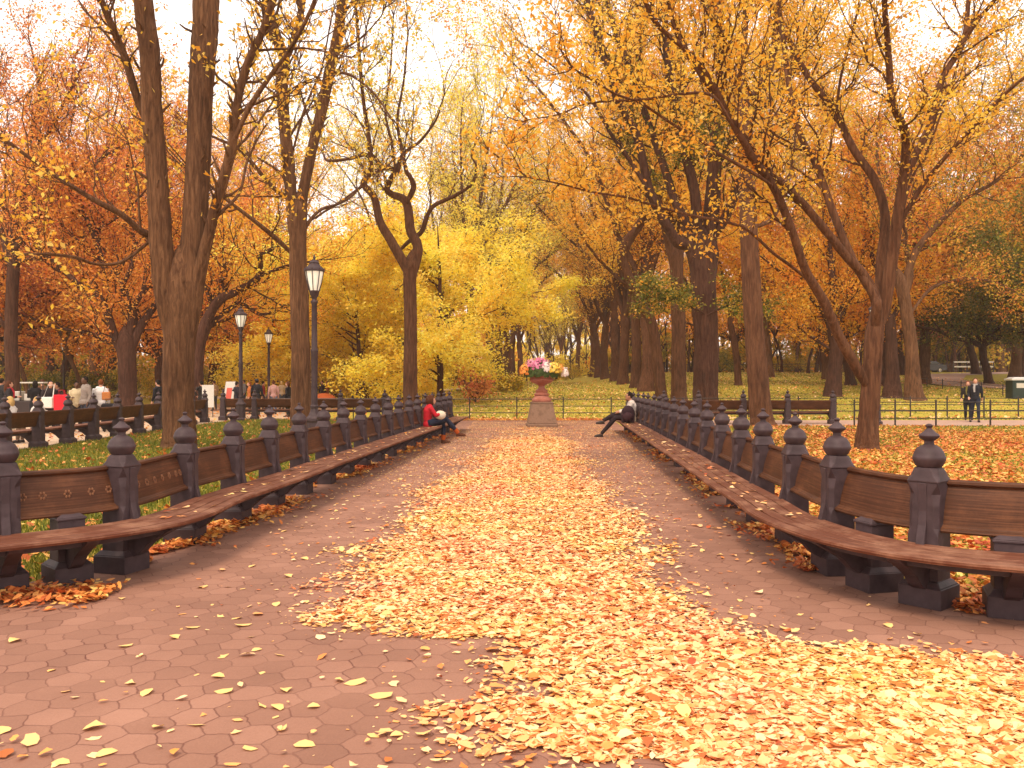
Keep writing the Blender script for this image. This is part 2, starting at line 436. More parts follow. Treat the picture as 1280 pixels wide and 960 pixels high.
def person(label, X, Y, yaw, pose='stand', H=1.7, skin='light', hair='black', hairlen='short', top=(.2, .2, .2), bottom=(.05, .06, .1),
           coat=.0, z=None, arms=('down', 'down'), group='people in the park', J=None, shoes=None, boots=None, face=False, lean=0, voxel=.013, turn=0, scarf=None, cap=None):
    k = H / 1.7
    z0 = float(g(X, Y)) if z is None else z
    root = thing('person', label, 'person', (X, Y, z0), yaw, group)
    j = dict(hip=(0, 0, .93), waist=(0, .01, 1.08), chest=(0, .0, 1.28), neck=(0, -.005, 1.45), head=(0, .025, 1.585),
             hipL=(-.09, 0, .9), hipR=(.09, 0, .9), kneeL=(-.095, .02, .5), kneeR=(.095, .02, .5), ankL=(-.1, -.02, .09), ankR=(.1, -.02, .09),
             shL=(-.175, -.01, 1.4), shR=(.175, -.01, 1.4), elL=(-.235, -.03, 1.13), elR=(.235, -.03, 1.13), wrL=(-.24, .06, .9), wrR=(.24, .06, .9))
    if pose == 'walk':
        j.update(kneeL=(-.09, .2, .52), ankL=(-.09, .3, .1), kneeR=(.09, -.02, .5), ankR=(.09, -.34, .16), wrL=(-.24, -.12, .93), wrR=(.24, .2, .95))
    if pose == 'sit':
        d = -.45
        for q in ('hip', 'waist', 'chest', 'neck', 'head', 'shL', 'shR', 'elL', 'elR'):
            j[q] = (j[q][0], j[q][1], j[q][2] + d)
        j.update(hipL=(-.1, .0, .54), hipR=(.1, 0, .54), kneeL=(-.11, .44, .54), kneeR=(.11, .44, .54), ankL=(-.11, .48, .09), ankR=(.11, .48, .09),
                 elL=(-.23, .06, .72), elR=(.23, .06, .72), wrL=(-.1, .3, .66), wrR=(.1, .3, .66))
    for s_, a in zip('LR', arms):
        sg = -1 if s_ == 'L' else 1
        sx, sy, sz = j['sh' + s_]
        if a == 'front': j['el' + s_] = (sx + sg * .04, sy + .06, sz - .27); j['wr' + s_] = (sx - sg * .05, sy + .3, sz - .24)
        if a == 'hip': j['el' + s_] = (sx + sg * .17, sy - .08, sz - .22); j['wr' + s_] = (sx + sg * .03, sy + .05, sz - .4)
        if a == 'out': j['el' + s_] = (sx + sg * .24, sy + .06, sz - .12); j['wr' + s_] = (sx + sg * .47, sy + .12, sz - .12)
        if a == 'up': j['el' + s_] = (sx + sg * .1, sy + .2, sz - .14); j['wr' + s_] = (sx - sg * .04, sy + .3, sz + .1)
        if a == 'fold': j['el' + s_] = (sx + sg * .05, sy + .08, sz - .25); j['wr' + s_] = (sx - sg * .22, sy + .22, sz - .2)
    if J: j.update(J)
    V = {q: Vector(p) * k for q, p in j.items()}
    sk = SKIN[skin]
    def legs(mb, e):
        for s_ in 'LR':
            h, kn, an = V['hip' + s_], V['knee' + s_], V['ank' + s_]
            mb.tube([h, h.lerp(kn, .5), kn, kn.lerp(an, .35), an], [(.088 + e) * k, (.074 + e) * k, (.055 + e) * k, (.054 + e) * k, (.037 + e) * k], 10)
    def torso(mb, e, drop=0):
        hp, wa, ch = V['hip'], V['waist'], V['chest']
        for c, r in ((hp, (.155, .115, .12)), (wa, (.135, .1, .12)), (wa.lerp(ch, .5), (.15, .105, .12)), (ch, (.168, .115, .14))):
            mb.ell(c, tuple((q + e) * k for q in r))
        mb.tube([V['shL'].lerp(V['shR'], .08), ch + (V['neck'] - ch) * .62, V['shR'].lerp(V['shL'], .08)], [(.058 + e) * k, (.072 + e) * k, (.058 + e) * k], 10)
        if drop:
            a = hp
            mb.tube([a + Vector((0, 0, .05)), a - Vector((0, 0, drop * .5)), a - Vector((0, 0, drop))], [(.15 + e) * k, (.165 + e) * k, (.17 + e) * k], 14)
    def armsf(mb, e, cut=0):
        for s_ in 'LR':
            sh, el, wr = V['sh' + s_], V['el' + s_], V['wr' + s_]
            w2 = el.lerp(wr, 1 - cut)
            mb.tube([sh, sh.lerp(el, .5), el, el.lerp(w2, .4), w2], [(.056 + e) * k, (.047 + e) * k, (.04 + e) * k, (.037 + e) * k, (.027 + e) * k], 9)
    # body: one continuous surface
    b = MB(); legs(b, 0); torso(b, 0); armsf(b, 0)
    hd, nk = V['head'], V['neck']
    R = Matrix.Rotation(turn, 3, 'Z')
    b.tube([V['chest'].lerp(nk, .6), nk, hd], [.075 * k, .054 * k, .05 * k], 10)
    b.ell(hd, (.074 * k, .094 * k, .112 * k), 14, 10, R)
    b.ell(hd + R @ Vector((0, .03, -.055)) * k, (.055 * k, .062 * k, .06 * k), 12, 8, R)       # jaw
    b.ell(hd + R @ Vector((0, .098, -.02)) * k, (.014 * k, .02 * k, .026 * k), 8, 6, R)        # nose
    for sg in (-1, 1): b.ell(hd + R @ Vector((sg * .076, -.005, -.01)) * k, (.012 * k, .022 * k, .032 * k), 8, 6, R)
    for s_, sg in (('L', -1), ('R', 1)):
        el, wr = V['el' + s_], V['wr' + s_]
        dd = (wr - el).normalized()
        hand(b, wr - dd * .02, dd, -sg)
        an = V['ank' + s_]
        kn = V['knee' + s_]
        fw = Vector((0, 1, 0))
        b.tube([an - Vector((0, .03, .04)), an + fw * .07 - Vector((0, 0, .05)), an + fw * .16 - Vector((0, 0, .065))], [.04, .038, .025], 8)
    link('body', remeshed(b, 'body', sk, voxel), root)
    t = MB(); torso(t, .018, coat); armsf(t, .014, .06)
    link('coat' if coat > .2 else 'jacket', remeshed(t, 'jacket', cm(top), .02), root)
    t = MB(); legs(t, .014); t.ell(V['hip'], (.165 * k, .125 * k, .12 * k))
    link('trousers', remeshed(t, 'trousers', cm(bottom), .02), root)
    for s_ in 'LR':
        an = V['ank' + s_]; t = MB()
        fw = Vector((0, 1, 0))
        t.tube([an - Vector((0, .05, .04)), an + fw * .04 - Vector((0, 0, .045)), an + fw * .12 - Vector((0, 0, .055)), an + fw * .2 - Vector((0, 0, .066))], [.045, .05, .045, .028], 10)
        t.box((an.x, an.y + .07, an.z - .086), (.085, .27, .016))
        if boots: t.tube([an - Vector((0, 0, .03)), an + (V['knee' + s_] - an).normalized() * .02], [.05, .055], 10)
        link('shoe', remeshed(t, 'shoe', cm(shoes) if shoes else SHOE, .014), root)
        if boots:
            t = MB(); u = (V['knee' + s_] - an).normalized()
            t.tube([an + u * .0, an + u * .06, an + u * .13], [.058, .062, .064], 12)
            t.build('boot_cuff', cm(boots), root, True)
    # hair
    t = MB()
    t.ell(hd + R @ Vector((0, -.018, .022)) * k, (.084 * k, .098 * k, .108 * k), 14, 10, R)
    if hairlen != 'short':
        t.ell(hd + R @ Vector((0, -.055, -.04)) * k, (.095 * k, .07 * k, .13 * k), 12, 8, R)
    if hairlen == 'long':
        t.tube([hd + R @ Vector((0, -.06, 0)), hd + R @ Vector((0, -.085, -.13)), hd + R @ Vector((0, -.1, -.28))], [.085, .09, .05], 10)
    if hairlen == 'big':
        t.ell(hd + R @ Vector((0, -.035, .0)) * k, (.145 * k, .135 * k, .15 * k), 14, 10, R)
    me = remeshed(t, 'hair', HAIR[hair], .016, 2)
    # open the hair over the face
    bm = bmesh.new(); bm.from_mesh(me)
    fwd = R @ Vector((0, 1, 0))
    kill = [v for v in bm.verts if (v.co - hd).dot(fwd) > .045 * k and v.co.z < hd.z + .062 * k]
    bmesh.ops.delete(bm, geom=kill, context='VERTS'); bm.to_mesh(me); bm.free()
    link('hair', me, root)
    if face:
        for sg in (-1, 1):
            t = MB(); t.ell(hd + R @ Vector((sg * .032, .086, .008)) * k, (.011, .009, .008), 8, 6, R); t.build('eye', SHOE, root, True)
        t = MB(); t.ell(hd + R @ Vector((0, .088, -.062)) * k, (.024, .01, .007), 8, 6, R); t.build('mouth', flat('lips', (.4, .12, .1)), root, True)
    if scarf:
        t = MB(); t.tube([nk + Vector((.07 * math.cos(a), .07 * math.sin(a), .0)) for a in np.linspace(0, 2 * PI, 13)], .035, 8)
        t.tube([nk + Vector((.03, .08, 0)), nk + Vector((.05, .13, -.12)), nk + Vector((.04, .14, -.3))], [.035, .04, .03], 8)
        t.build('scarf', cm(scarf), root, True)
    if cap:
        t = MB(); t.ell(hd + Vector((0, -.01, .05)) * k, (.092 * k, .108 * k, .085 * k)); t.build('cap', cm(cap), root, True)
    return root


def pxX(px, Y): return (px - 640) / F * Y
CROWD = 'people on the promenade left of the lawn'
FARP = 'people on the far path beyond the fence'
# the two sitters
wm = person('person with bushy brown hair in red jacket and jeans, legs crossed, on left bench', -2.18, 21.6, -PI / 2 + .22, 'sit', 1.68, 'light', 'brown', 'big',
       (.55, .02, .035), (.022, .028, .055), group=None, turn=-.1, boots=(.5, .1, .02), shoes=(.12, .045, .025), face=True, z=.0,
       J=dict(hip=(0, .02, .51), waist=(0, .01, .66), chest=(0, .03, .85), neck=(0, .07, 1.0), head=(0, .12, 1.13), shL=(-.17, .05, .97), shR=(.17, .05, .97),
              kneeL=(-.1, .46, .54), ankL=(-.06, .42, .09), kneeR=(-.0, .5, .64), ankR=(-.06, .82, .27), elL=(-.22, .2, .74), elR=(.22, .2, .74), wrL=(-.06, .38, .8), wrR=(.07, .38, .8)))
mn = person('person in pale shirt and dark trousers sitting cross-legged at far end of right bench', 3.45, 24.25, PI / 2, 'sit', 1.74, 'tan', 'black', 'short',
       (.62, .55, .5), (.03, .018, .022), group=None, face=True, z=0,
       J=dict(hip=(0, .0, .52), waist=(0, -.02, .66), chest=(0, -.01, .86), neck=(0, .03, 1.02), head=(0, .07, 1.15), shL=(-.18, .0, .98), shR=(.18, 0, .98),
              kneeL=(-.06, .46, .54), ankL=(-.06, .86, .09), kneeR=(.02, .48, .64), ankR=(-.1, .82, .46), elL=(-.22, .12, .76), elR=(.22, .12, .76), wrL=(-.08, .36, .7), wrR=(.1, .36, .72)))
# promenade crowd (left)
person('person with dark hair in black coat over red scarf, far left of the crowd', pxX(11, 27), 27, -.9, 'stand', 1.62, 'light', 'brown', 'long', (.03, .025, .03), (.03, .03, .04), .3, group=CROWD, scarf=(.5, .03, .05), arms=('front', 'down'))
person('blond person in white seated with back to the lawn, leftmost on the bench', pxX(13, 21.3), 21.3, PI / 2, 'sit', 1.66, 'light', 'blond', 'mid', (.75, .7, .66), (.1, .09, .1), group=CROWD, z=0)
person('person in black hooded coat by the white vendor cart', pxX(44, 28), 28, .5, 'stand', 1.63, 'light', 'black', 'mid', (.02, .017, .02), (.02, .02, .03), .35, group=CROWD, arms=('front', 'front'))
person('blond person in white with one arm stretched along the bench back', pxX(47, 21.9), 21.9, PI / 2, 'sit', 1.64, 'light', 'blond', 'mid', (.75, .7, .66), (.2, .13, .09), group=CROWD, z=0, arms=('down', 'out'))
wb = person('person with long dark hair and white shoulder bag beside the red bag', pxX(63, 26), 26, -2.4, 'stand', 1.63, 'light', 'black', 'long', (.03, .022, .025), (.03, .025, .03), .15, group=CROWD)
person('person in dark jacket half hidden behind the large red bag', pxX(72, 27.3), 27.3, 2.2, 'stand', 1.58, 'tan', 'black', 'short', (.04, .03, .035), (.03, .03, .04), group=CROWD)
person('person in cream jacket holding papers beside the person in grey blazer', pxX(96, 27), 27, -2.7, 'stand', 1.6, 'dark', 'black', 'short', (.68, .56, .36), (.04, .03, .03), group=CROWD, arms=('down', 'front'))
person('tall bald-looking person in grey blazer and jeans next to cream jacket', pxX(107, 26.6), 26.6, 2.5, 'stand', 1.76, 'dark', 'black', 'short', (.3, .25, .22), (.06, .07, .1), .08, group=CROWD)
person('person with red-brown hair in white jacket carrying an orange shoulder bag', pxX(126, 27), 27, .3, 'stand', 1.67, 'light', 'red', 'short', (.82, .8, .8), (.07, .08, .12), group=CROWD)
person('person in black jacket standing just left of the large forked trunk', pxX(198, 30), 30, 1.2, 'stand', 1.66, 'light', 'black', 'short', (.02, .02, .025), (.03, .03, .035), group=CROWD)
# beyond the second bench run, between the trunks
person('person in dark coat with arms out beside the white display boards', pxX(252, 38), 38, .7, 'stand', 1.62, 'light', 'black', 'short', (.03, .025, .025), (.04, .03, .03), .1, group=CROWD, arms=('hip', 'out'))
person('person in dark clothes leaning by the black lamp post near the easel', pxX(296, 37), 37, -.8, 'stand', 1.6, 'tan', 'black', 'short', (.025, .02, .03), (.03, .03, .04), group=CROWD, arms=('out', 'hip'))
person('person in orange-brown top behind the lamp post', pxX(312, 41), 41, 2, 'stand', 1.58, 'light', 'red', 'mid', (.5, .16, .05), (.06, .05, .05), group=CROWD)
person('bulky person in black coat and dark cap seen from behind', pxX(321, 39), 39, .1, 'stand', 1.72, 'tan', 'black', 'short', (.02, .018, .024), (.02, .02, .03), .25, group=CROWD, cap=(.03, .03, .04))
person('person in dusty pink top and blue jeans beside the shorter lamp post', pxX(342, 41), 41, .4, 'stand', 1.65, 'light', 'brown', 'short', (.5, .28, .26), (.12, .15, .24), group=CROWD)
person('person in long black coat standing close to the second large trunk', pxX(360, 38), 38, 1.4, 'stand', 1.6, 'light', 'brown', 'mid', (.018, .015, .02), (.02, .02, .02), .45, group=CROWD)
person('person in dark top behind the orange cart', pxX(403, 52), 52, 2.6, 'stand', 1.66, 'light', 'black', 'short', (.05, .03, .03), (.05, .05, .07), group=FARP)
person('person in rust jacket behind the orange cart, right of a dark one', pxX(409, 53), 53, 1.6, 'stand', 1.63, 'light', 'red', 'short', (.35, .1, .04), (.05, .05, .07), group=FARP)
person('person in vivid orange top, leftmost of the far group', pxX(439, 69), 69, .5, 'stand', 1.7, 'tan', 'black', 'short', (.75, .16, .02), (.05, .05, .07), group=FARP)
person('person in navy jacket next to the orange top in the far group', pxX(443, 66), 66, .2, 'walk', 1.78, 'light', 'black', 'short', (.035, .035, .06), (.05, .06, .09), group=FARP)
person('person in dark jacket with white cap in the far group', pxX(452, 65), 65, .1, 'walk', 1.72, 'light', 'brown', 'short', (.06, .05, .06), (.05, .05, .06), group=FARP, cap=(.8, .8, .8))
person('person in all white clothes in the far group by the lamp', pxX(458, 66), 66, .2, 'walk', 1.7, 'light', 'grey', 'short', (.78, .76, .74), (.7, .66, .6), group=FARP)
person('person in dark brown coat right of the far lamp post', pxX(476, 64), 64, .1, 'stand', 1.8, 'tan', 'black', 'mid', (.06, .03, .025), (.05, .03, .03), .3, group=FARP)
person('person in white shirt and dark trousers, middle of the far trio', pxX(486, 65), 65, .15, 'walk', 1.8, 'light', 'brown', 'short', (.82, .8, .78), (.05, .05, .07), group=FARP)
person('person with long brown hair in dark jacket beside a white-shirted one', pxX(495, 64), 64, .1, 'walk', 1.68, 'light', 'brown', 'long', (.06, .03, .03), (.05, .05, .06), group=FARP)
person('person in white jacket nearest the twisted tree trunk', pxX(501, 64), 64, -.1, 'walk', 1.7, 'light', 'brown', 'short', (.84, .82, .8), (.06, .06, .09), group=FARP)
person('person in tan coat among the stalls right of the big forked trunk', pxX(268, 46), 46, 1.0, 'stand', 1.66, 'light', 'brown', 'short', (.4, .26, .14), (.06, .05, .05), group=CROWD)
person('person in dark red sweater right of the corner lamp post', pxX(329, 48), 48, -1.2, 'stand', 1.62, 'light', 'black', 'short', (.3, .04, .04), (.04, .04, .05), group=CROWD)
person('person in grey hooded top between the two middle lamps', pxX(305, 50), 50, 2.2, 'stand', 1.7, 'tan', 'black', 'short', (.2, .18, .18), (.04, .04, .06), group=CROWD)
person('person in beige top just left of the second big trunk', pxX(352, 49), 49, .6, 'stand', 1.63, 'light', 'blond', 'mid', (.55, .42, .28), (.08, .08, .1), group=CROWD)
person('person in dark jacket at the far left edge behind the red scarf', pxX(2, 30), 30, -.4, 'stand', 1.72, 'tan', 'black', 'short', (.03, .03, .035), (.03, .03, .04), group=CROWD)
person('person in brown jacket right of the vendor cart, seen between coats', pxX(53, 31.5), 31.5, .8, 'stand', 1.68, 'light', 'brown', 'short', (.18, .08, .04), (.04, .04, .05), group=CROWD)
COUPLE = 'couple walking on the cross path'
person('walker with long auburn hair in olive scarf and black jacket, left of the couple', pxX(1210, 33.5), 33.5, PI - .5, 'walk', 1.62, 'light', 'red', 'long', (.03, .025, .025), (.02, .02, .03), .1, group=COUPLE, scarf=(.2, .17, .04), arms=('down', 'down'))
person('taller walker in black jacket and jeans, right of the couple', pxX(1219, 33.2), 33.2, PI - .4, 'walk', 1.74, 'light', 'brown', 'short', (.02, .02, .028), (.02, .024, .04), group=COUPLE, scarf=(.45, .42, .4))

# ------------------------------------------------------------------ ground
def grid_sheet(name, xs, ys, zf, mat, off=0, keep=None):
    X, Y = np.meshgrid(xs, ys)
    Z = zf(X, Y) + off
    V = np.stack([X, Y, Z], -1).reshape(-1, 3)
    nx, ny = len(xs), len(ys)
    i = np.arange(nx - 1)[None, :] + nx * np.arange(ny - 1)[:, None]
    Fc = np.stack([i, i + 1, i + 1 + nx, i + nx], -1).reshape(-1, 4)
    return big_mesh(name, V, Fc, mat, smooth_=True)


xs = np.concatenate([[-1500, -700, -350, -200], np.arange(-140, 141, 2.5), [200, 350, 700, 1500]])
ys = np.concatenate([[-300, -100, -40], np.arange(-15, 221, 2.5), [300, 450, 800, 1500, 2500]])
tag(grid_sheet('ground', xs, ys, g, M['grass_ground']), kind='structure')


def poly_sheet(name, pts, z, mat):
    me = bpy.data.meshes.new(name)
    me.from_pydata([(x, y, z) for x, y in pts], [], [tuple(range(len(pts)))])
    me.materials.append(mat); me.update()
    return tag(link(name, me), kind='structure')


LP = [(-3.3, 7.1), (-3.27, 8.4), (-3.17, 9.55), (-3.09, 10.7), (-3.04, 12), (-2.96, 13.2), (-2.89, 14.4), (-2.82, 15.65), (-2.74, 16.85), (-2.66, 18.05),
      (-2.59, 19.2), (-2.5, 20.4), (-2.43, 21.6), (-2.35, 22.8), (-2.28, 24.0), (-2.2, 25.2), (-2.13, 26.4), (-2.06, 27.6)]
LPOST = [(-5.5, 5.75), (-4.62, 5.95), (-3.88, 6.4)] + LP
RP = [(2.72, 7.03), (2.78, 8.25), (2.84, 9.5), (2.925, 10.72), (3.0, 12.0), (3.09, 13.3), (3.15, 14.5), (3.23, 15.85), (3.3, 17.1), (3.37, 18.35),
      (3.45, 19.6), (3.52, 20.8), (3.58, 22.1), (3.65, 23.3), (3.69, 24.55), (3.73, 25.8), (3.77, 27.0)]
RPOST = [(5.0, 5.52), (3.92, 5.6), (3.0, 6.04)] + RP
edgeL = [(x - .2, y) for x, y in LPOST]; edgeR = [(x + .2, y) for x, y in RPOST]
poly_sheet('pavement', [(-60, -12), (60, -12), (60, 5.5)] + edgeR[1:] + [(3.95, 28.2), (3.95, 30.4), (4.2, 34.6), (-2.9, 34.6), (-2.2, 28.2)] + edgeL[::-1][:-2] + [(-4.8, 5.7), (-60, 5.6)], .004, M['pavers'])
poly_sheet('cross_path', [(4.2, 30.4), (70, 29.9), (70, 35.4), (4.2, 34.6)], .006, M['path'])
poly_sheet('promenade', [(-24, 5.8), (-11.6, 5.8), (-11.6, 35), (-3.6, 35.4), (-3.6, 47), (-11, 60), (-24, 60)], .005, M['promenade'])


def strip(name, cl, wid, mat, off=.03):
    V = []; 
    cl = np.array(cl, float)
    t = np.linspace(0, len(cl) - 1, 60); P = np.stack([np.interp(t, range(len(cl)), cl[:, i]) for i in (0, 1)], -1)
    T = np.gradient(P, axis=0); T /= np.linalg.norm(T, axis=1)[:, None]
    N = np.stack([-T[:, 1], T[:, 0]], -1)
    for k in np.linspace(-.5, .5, 7):
        q = P + N * k * wid
        V.append(np.stack([q[:, 0], q[:, 1], g(q[:, 0], q[:, 1]) + off], -1))
    V = np.concatenate(V); n = 60
    i = (np.arange(n - 1)[None, :] + n * np.arange(6)[:, None]).ravel()
    return tag(big_mesh(name, V, np.stack([i, i + 1, i + 1 + n, i + n], -1), mat, smooth_=True), kind='structure')


strip('curved_path', [(44, 45), (37, 52), (33, 60), (36, 72), (45, 88), (62, 100), (90, 108)], 4.6, M['path'], .05)
strip('far_path', [(-60, 75), (-30, 72), (-11, 68), (-4, 66)], 7, M['promenade'], .05)

# ------------------------------------------------------------------ benches
def catmull(P, sub=6):
    P = [np.array(p, float) for p in P]
    P = [2 * P[0] - P[1]] + P + [2 * P[-1] - P[-2]]
    out = []
    for i in range(1, len(P) - 2):
        for k in range(sub):
            t = k / sub
            a, b, c, d = P[i - 1:i + 3]
            out.append(.5 * (2 * b + (c - a) * t + (2 * a - 5 * b + 4 * c - d) * t * t + (3 * b - a - 3 * c + d) * t ** 3))
    out.append(P[-2])
    return np.array(out)


def post_meshes():
    b = MB(); b.box((0, 0, .075), (.30, .32, .15)); b.box((0, 0, .17), (.29, .31, .04), top=.76)
    base = b.mesh('base', M['iron'], bevel=.006)
    s = MB(); h = .105; c = .03
    # shaft: square with chamfered corners that run out in points
    def oct_(w, cc, z): return [(-w + cc, -w, z), (w - cc, -w, z), (w, -w + cc, z), (w, w - cc, z), (w - cc, w, z), (-w + cc, w, z), (-w, w - cc, z), (-w, -w + cc, z)]
    rings = [oct_(h, .002, .16), oct_(h, .002, .5), oct_(h, c, .56), oct_(h, c, .72), oct_(h, .045, .8), oct_(h, .002, .88), oct_(h + .006, .006, .886), oct_(h + .006, .01, .896), oct_(.1, .03, .93), oct_(.09, .034, .965), oct_(.082, .04, .985)]
    vs = [v for r in rings for v in r]; fs = []
    for i in range(len(rings) - 1):
        for k in range(8): fs.append((i * 8 + k, i * 8 + (k + 1) % 8, (i + 1) * 8 + (k + 1) % 8, (i + 1) * 8 + k))
    fs.append(tuple(range(8))[::-1]); fs.append(tuple(range((len(rings) - 1) * 8, len(rings) * 8)))
    s.add(vs, fs)
    # concave strap added down the shaft front to give its dark curved band
    s.prism([(.1, .44), (.155, .44), (.14, .5), (.118, .58), (.107, .68), (.112, .8), (.116, .878), (.1, .878)], -.03, .03)
    shaft = s.mesh('post', M['iron'], bevel=.003)
    f = MB()
    f.lathe([(.07, .975), (.078, .985), (.092, 1.0), (.108, 1.035), (.111, 1.047), (.111, 1.06), (.107, 1.065), (.1, 1.09), (.082, 1.12), (.055, 1.14), (.036, 1.148), (.032, 1.16), (.034, 1.175), (.048, 1.185),
             (.066, 1.2), (.07, 1.212), (.066, 1.22), (.045, 1.235), (.028, 1.252), (.018, 1.262), (.017, 1.27), (.023, 1.276), (.024, 1.286), (.015, 1.295), (.003, 1.298)], n=22)
    fin = f.mesh('finial', M['iron'], True)
    k = MB(); k.prism([(.1, .405), (.55, .405), (.535, .38), (.47, .345), (.4, .31), (.3, .25), (.22, .17), (.13, .12), (.1, .12)], -.05, .05)
    br = k.mesh('seat_bracket', M['iron'], bevel=.004)
    p = MB(); p.box((0, 0, .075), (.29, .31, .15)); p.box((0, 0, .17), (.28, .3, .04), top=.72); p.box((0, 0, .34), (.2, .2, .34)); p.box((0, 0, .515), (.22, .22, .02)); p.box((0, 0, .555), (.215, .215, .06), top=.25)
    pier = p.mesh('pier', M['iron'], bevel=.005)
    return base, shaft, fin, br, pier


PM = post_meshes()
SEAT = []
for a, b_ in ((.118, .231), (.243, .355), (.367, .479), (.491, .6)):
    dip = lambda d: .452 - .012 * math.sin(PI * (d - .1) / .55)
    SEAT += [(a, dip(a) - .016), (a + .002, dip(a) - .004), (a + .007, dip(a)), (b_ - .007, dip(b_)), (b_ - .002, dip(b_) - .004), (b_, dip(b_) - .016)]
SEAT = SEAT[:-1] + [(.612, .444), (.614, .428), (.604, .41), (.118, .406)]
PANEL = [(.066, .535), (.074, .548), (.068, .566), (.05, .572), (.046, .58), (.03, .588), (.026, .604), (.014, .67), (-.006, .745), (-.032, .82), (-.052, .852), (-.03, .872), (-.034, .89), (-.06, .902), (-.088, .892), (-.094, .868), (-.082, .84), (-.055, .76), (-.032, .67), (-.012, .57), (.02, .54)]


def sweep(mb, C, Nf, prof):
    n = len(prof)
    k0 = len(mb.v)
    arc = np.concatenate([[0], np.cumsum(np.linalg.norm(np.diff(np.asarray(C)[:, :2], axis=0), axis=1))]) + float(C[0][1])
    pl = np.concatenate([[0], np.cumsum(np.linalg.norm(np.diff(np.asarray(prof), axis=0), axis=1))])
    for i in range(len(C)):
        for j in range(n): mb.uv[k0 + i * n + j] = (float(arc[i]), float(pl[j]))
    vs = [(c[0] + f[0] * d, c[1] + f[1] * d, h) for c, f in zip(C, Nf) for d, h in prof]
    fs = []
    for i in range(len(C) - 1):
        for k in range(n): fs.append((i * n + k, i * n + (k + 1) % n, (i + 1) * n + (k + 1) % n, (i + 1) * n + k))
    fs.append(tuple(range(n))); fs.append(tuple(range((len(C) - 1) * n, len(C) * n))[::-1])
    mb.add(vs, fs)


def bench(posts, side, label, piers=(), z0=0, group='benches along the walks', rosette=0, seatcuts=4, ext=.42):
    SUB = 6
    o = np.array(posts[len(posts) // 2])
    root = thing('park_bench', label, 'bench', (o[0], o[1], z0), 0, group)
    C = catmull(posts, SUB) - o
    T = np.gradient(C, axis=0); T /= np.linalg.norm(T, axis=1)[:, None]
    Nf = np.stack([-T[:, 1], T[:, 0]], -1) * side
    Ce = np.vstack([C[0] - T[0] * ext, C, C[-1] + T[-1] * ext]); Ne = np.vstack([Nf[:1], Nf, Nf[-1:]])
    # seat in runs of several bays with hairline joints
    cuts = list(range(0, len(Ce) - 1, SUB * seatcuts)) + [len(Ce) - 1]
    if len(cuts) > 2 and cuts[-1] - cuts[-2] < SUB: cuts.pop(-2)
    for a, b in zip(cuts, cuts[1:]):
        cc = Ce[a:b + 1].copy(); nn = Ne[a:b + 1]
        if a: cc[0] += (cc[1] - cc[0]) * .012
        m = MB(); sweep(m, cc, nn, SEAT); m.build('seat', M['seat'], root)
    m = MB(); sweep(m, Ce[1:-1], Ne[1:-1], [(.4, .35), (.46, .35), (.46, .404), (.4, .404)]); sweep(m, Ce[1:-1], Ne[1:-1], [(.16, .35), (.22, .35), (.22, .404), (.16, .404)])
    m.build('seat_rail', M['iron'], root)
    for i in range(len(posts) - 1):
        seg = slice(i * SUB, (i + 1) * SUB + 1)
        cc = C[seg].copy(); nn = Nf[seg]
        u = (cc[1] - cc[0]); cc[0] += u / np.linalg.norm(u) * .1
        u = (cc[-2] - cc[-1]); cc[-1] += u / np.linalg.norm(u) * .1
        m = MB(); sweep(m, cc, nn, PANEL)
        if i < rosette:
            m.cur = 1
            L_ = np.linalg.norm(cc[-1] - cc[0]); nr = max(3, int(L_ / .125))
            for q in range(nr):
                t = (q + .5) / nr * (len(cc) - 1); a = int(min(t, len(cc) - 2)); w = t - a
                c0 = cc[a] * (1 - w) + cc[a + 1] * w; f0 = nn[a]; tt = np.array([f0[1], -f0[0]])
                for e in range(6):
                    an = e * PI / 3; r0 = .022 if e else .022
                    dx = r0 * math.cos(an); dh = r0 * math.sin(an)
                    hh = .705 + dh; d = .0045 - (hh - .705) * .27
                    p0 = np.array([c0[0] + tt[0] * dx + f0[0] * d, c0[1] + tt[1] * dx + f0[1] * d, hh])
                    m.ell(p0, (.0105, .0105, .0125), 6, 4)
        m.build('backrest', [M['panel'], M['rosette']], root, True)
    for i, p in enumerate(posts):
        k = i * SUB; an = math.atan2(Nf[k][1], Nf[k][0]) - PI / 2
        po = link('post', PM[1], root, (*(C[k]), 0), an)
        link('base', PM[0], po); link('finial', PM[2], po)
        link('seat_bracket', PM[3], root, (*(C[k]), 0), an)
    for bay, t in piers:
        k = bay * SUB + int(t * SUB); an = math.atan2(Nf[k][1], Nf[k][0]) - PI / 2
        link('support_pier', PM[4], root, (*(C[k]), 0), an)
        link('seat_bracket', PM[3], root, (*(C[k]), 0), an)
    return root


# copies 'post' etc share meshes; every instance is an object
bench(LPOST, -1, 'long curving wooden bench with ball-topped iron posts on the left of the leafy walk', [(0, .5), (1, .5), (2, .5)], rosette=4)
bench(RPOST, 1, 'long curving wooden bench with ball-topped iron posts on the right of the leafy walk', [(0, .5), (1, .5), (2, .5)])
ROWA = [(pxX(p, y), y) for p, y in ((-30, 17.4), (6, 18.6), (48, 19.9), (85, 21.2), (117, 22.5), (147, 23.8), (174, 25.4), (198, 27.2), (222, 29.2), (240, 31.2), (256, 33.0))]
bench(ROWA, 1, 'bench row across the left lawn, seen from behind, facing the promenade crowd')
bench([(-11.9, 34.6), (-10.6, 34.6), (-8.84, 34.5), (-7.0, 34.3), (-5.15, 34.0)], 1, 'bench run seen from behind crossing past the second big trunk and lamp post')
bench([(5.68, 31.4), (7.0, 31.5), (8.7, 31.6), (10.4, 31.7), (12.1, 31.7)], 1, 'dark bench seen from behind beyond the right lawn, facing the cross path', ext=.1)

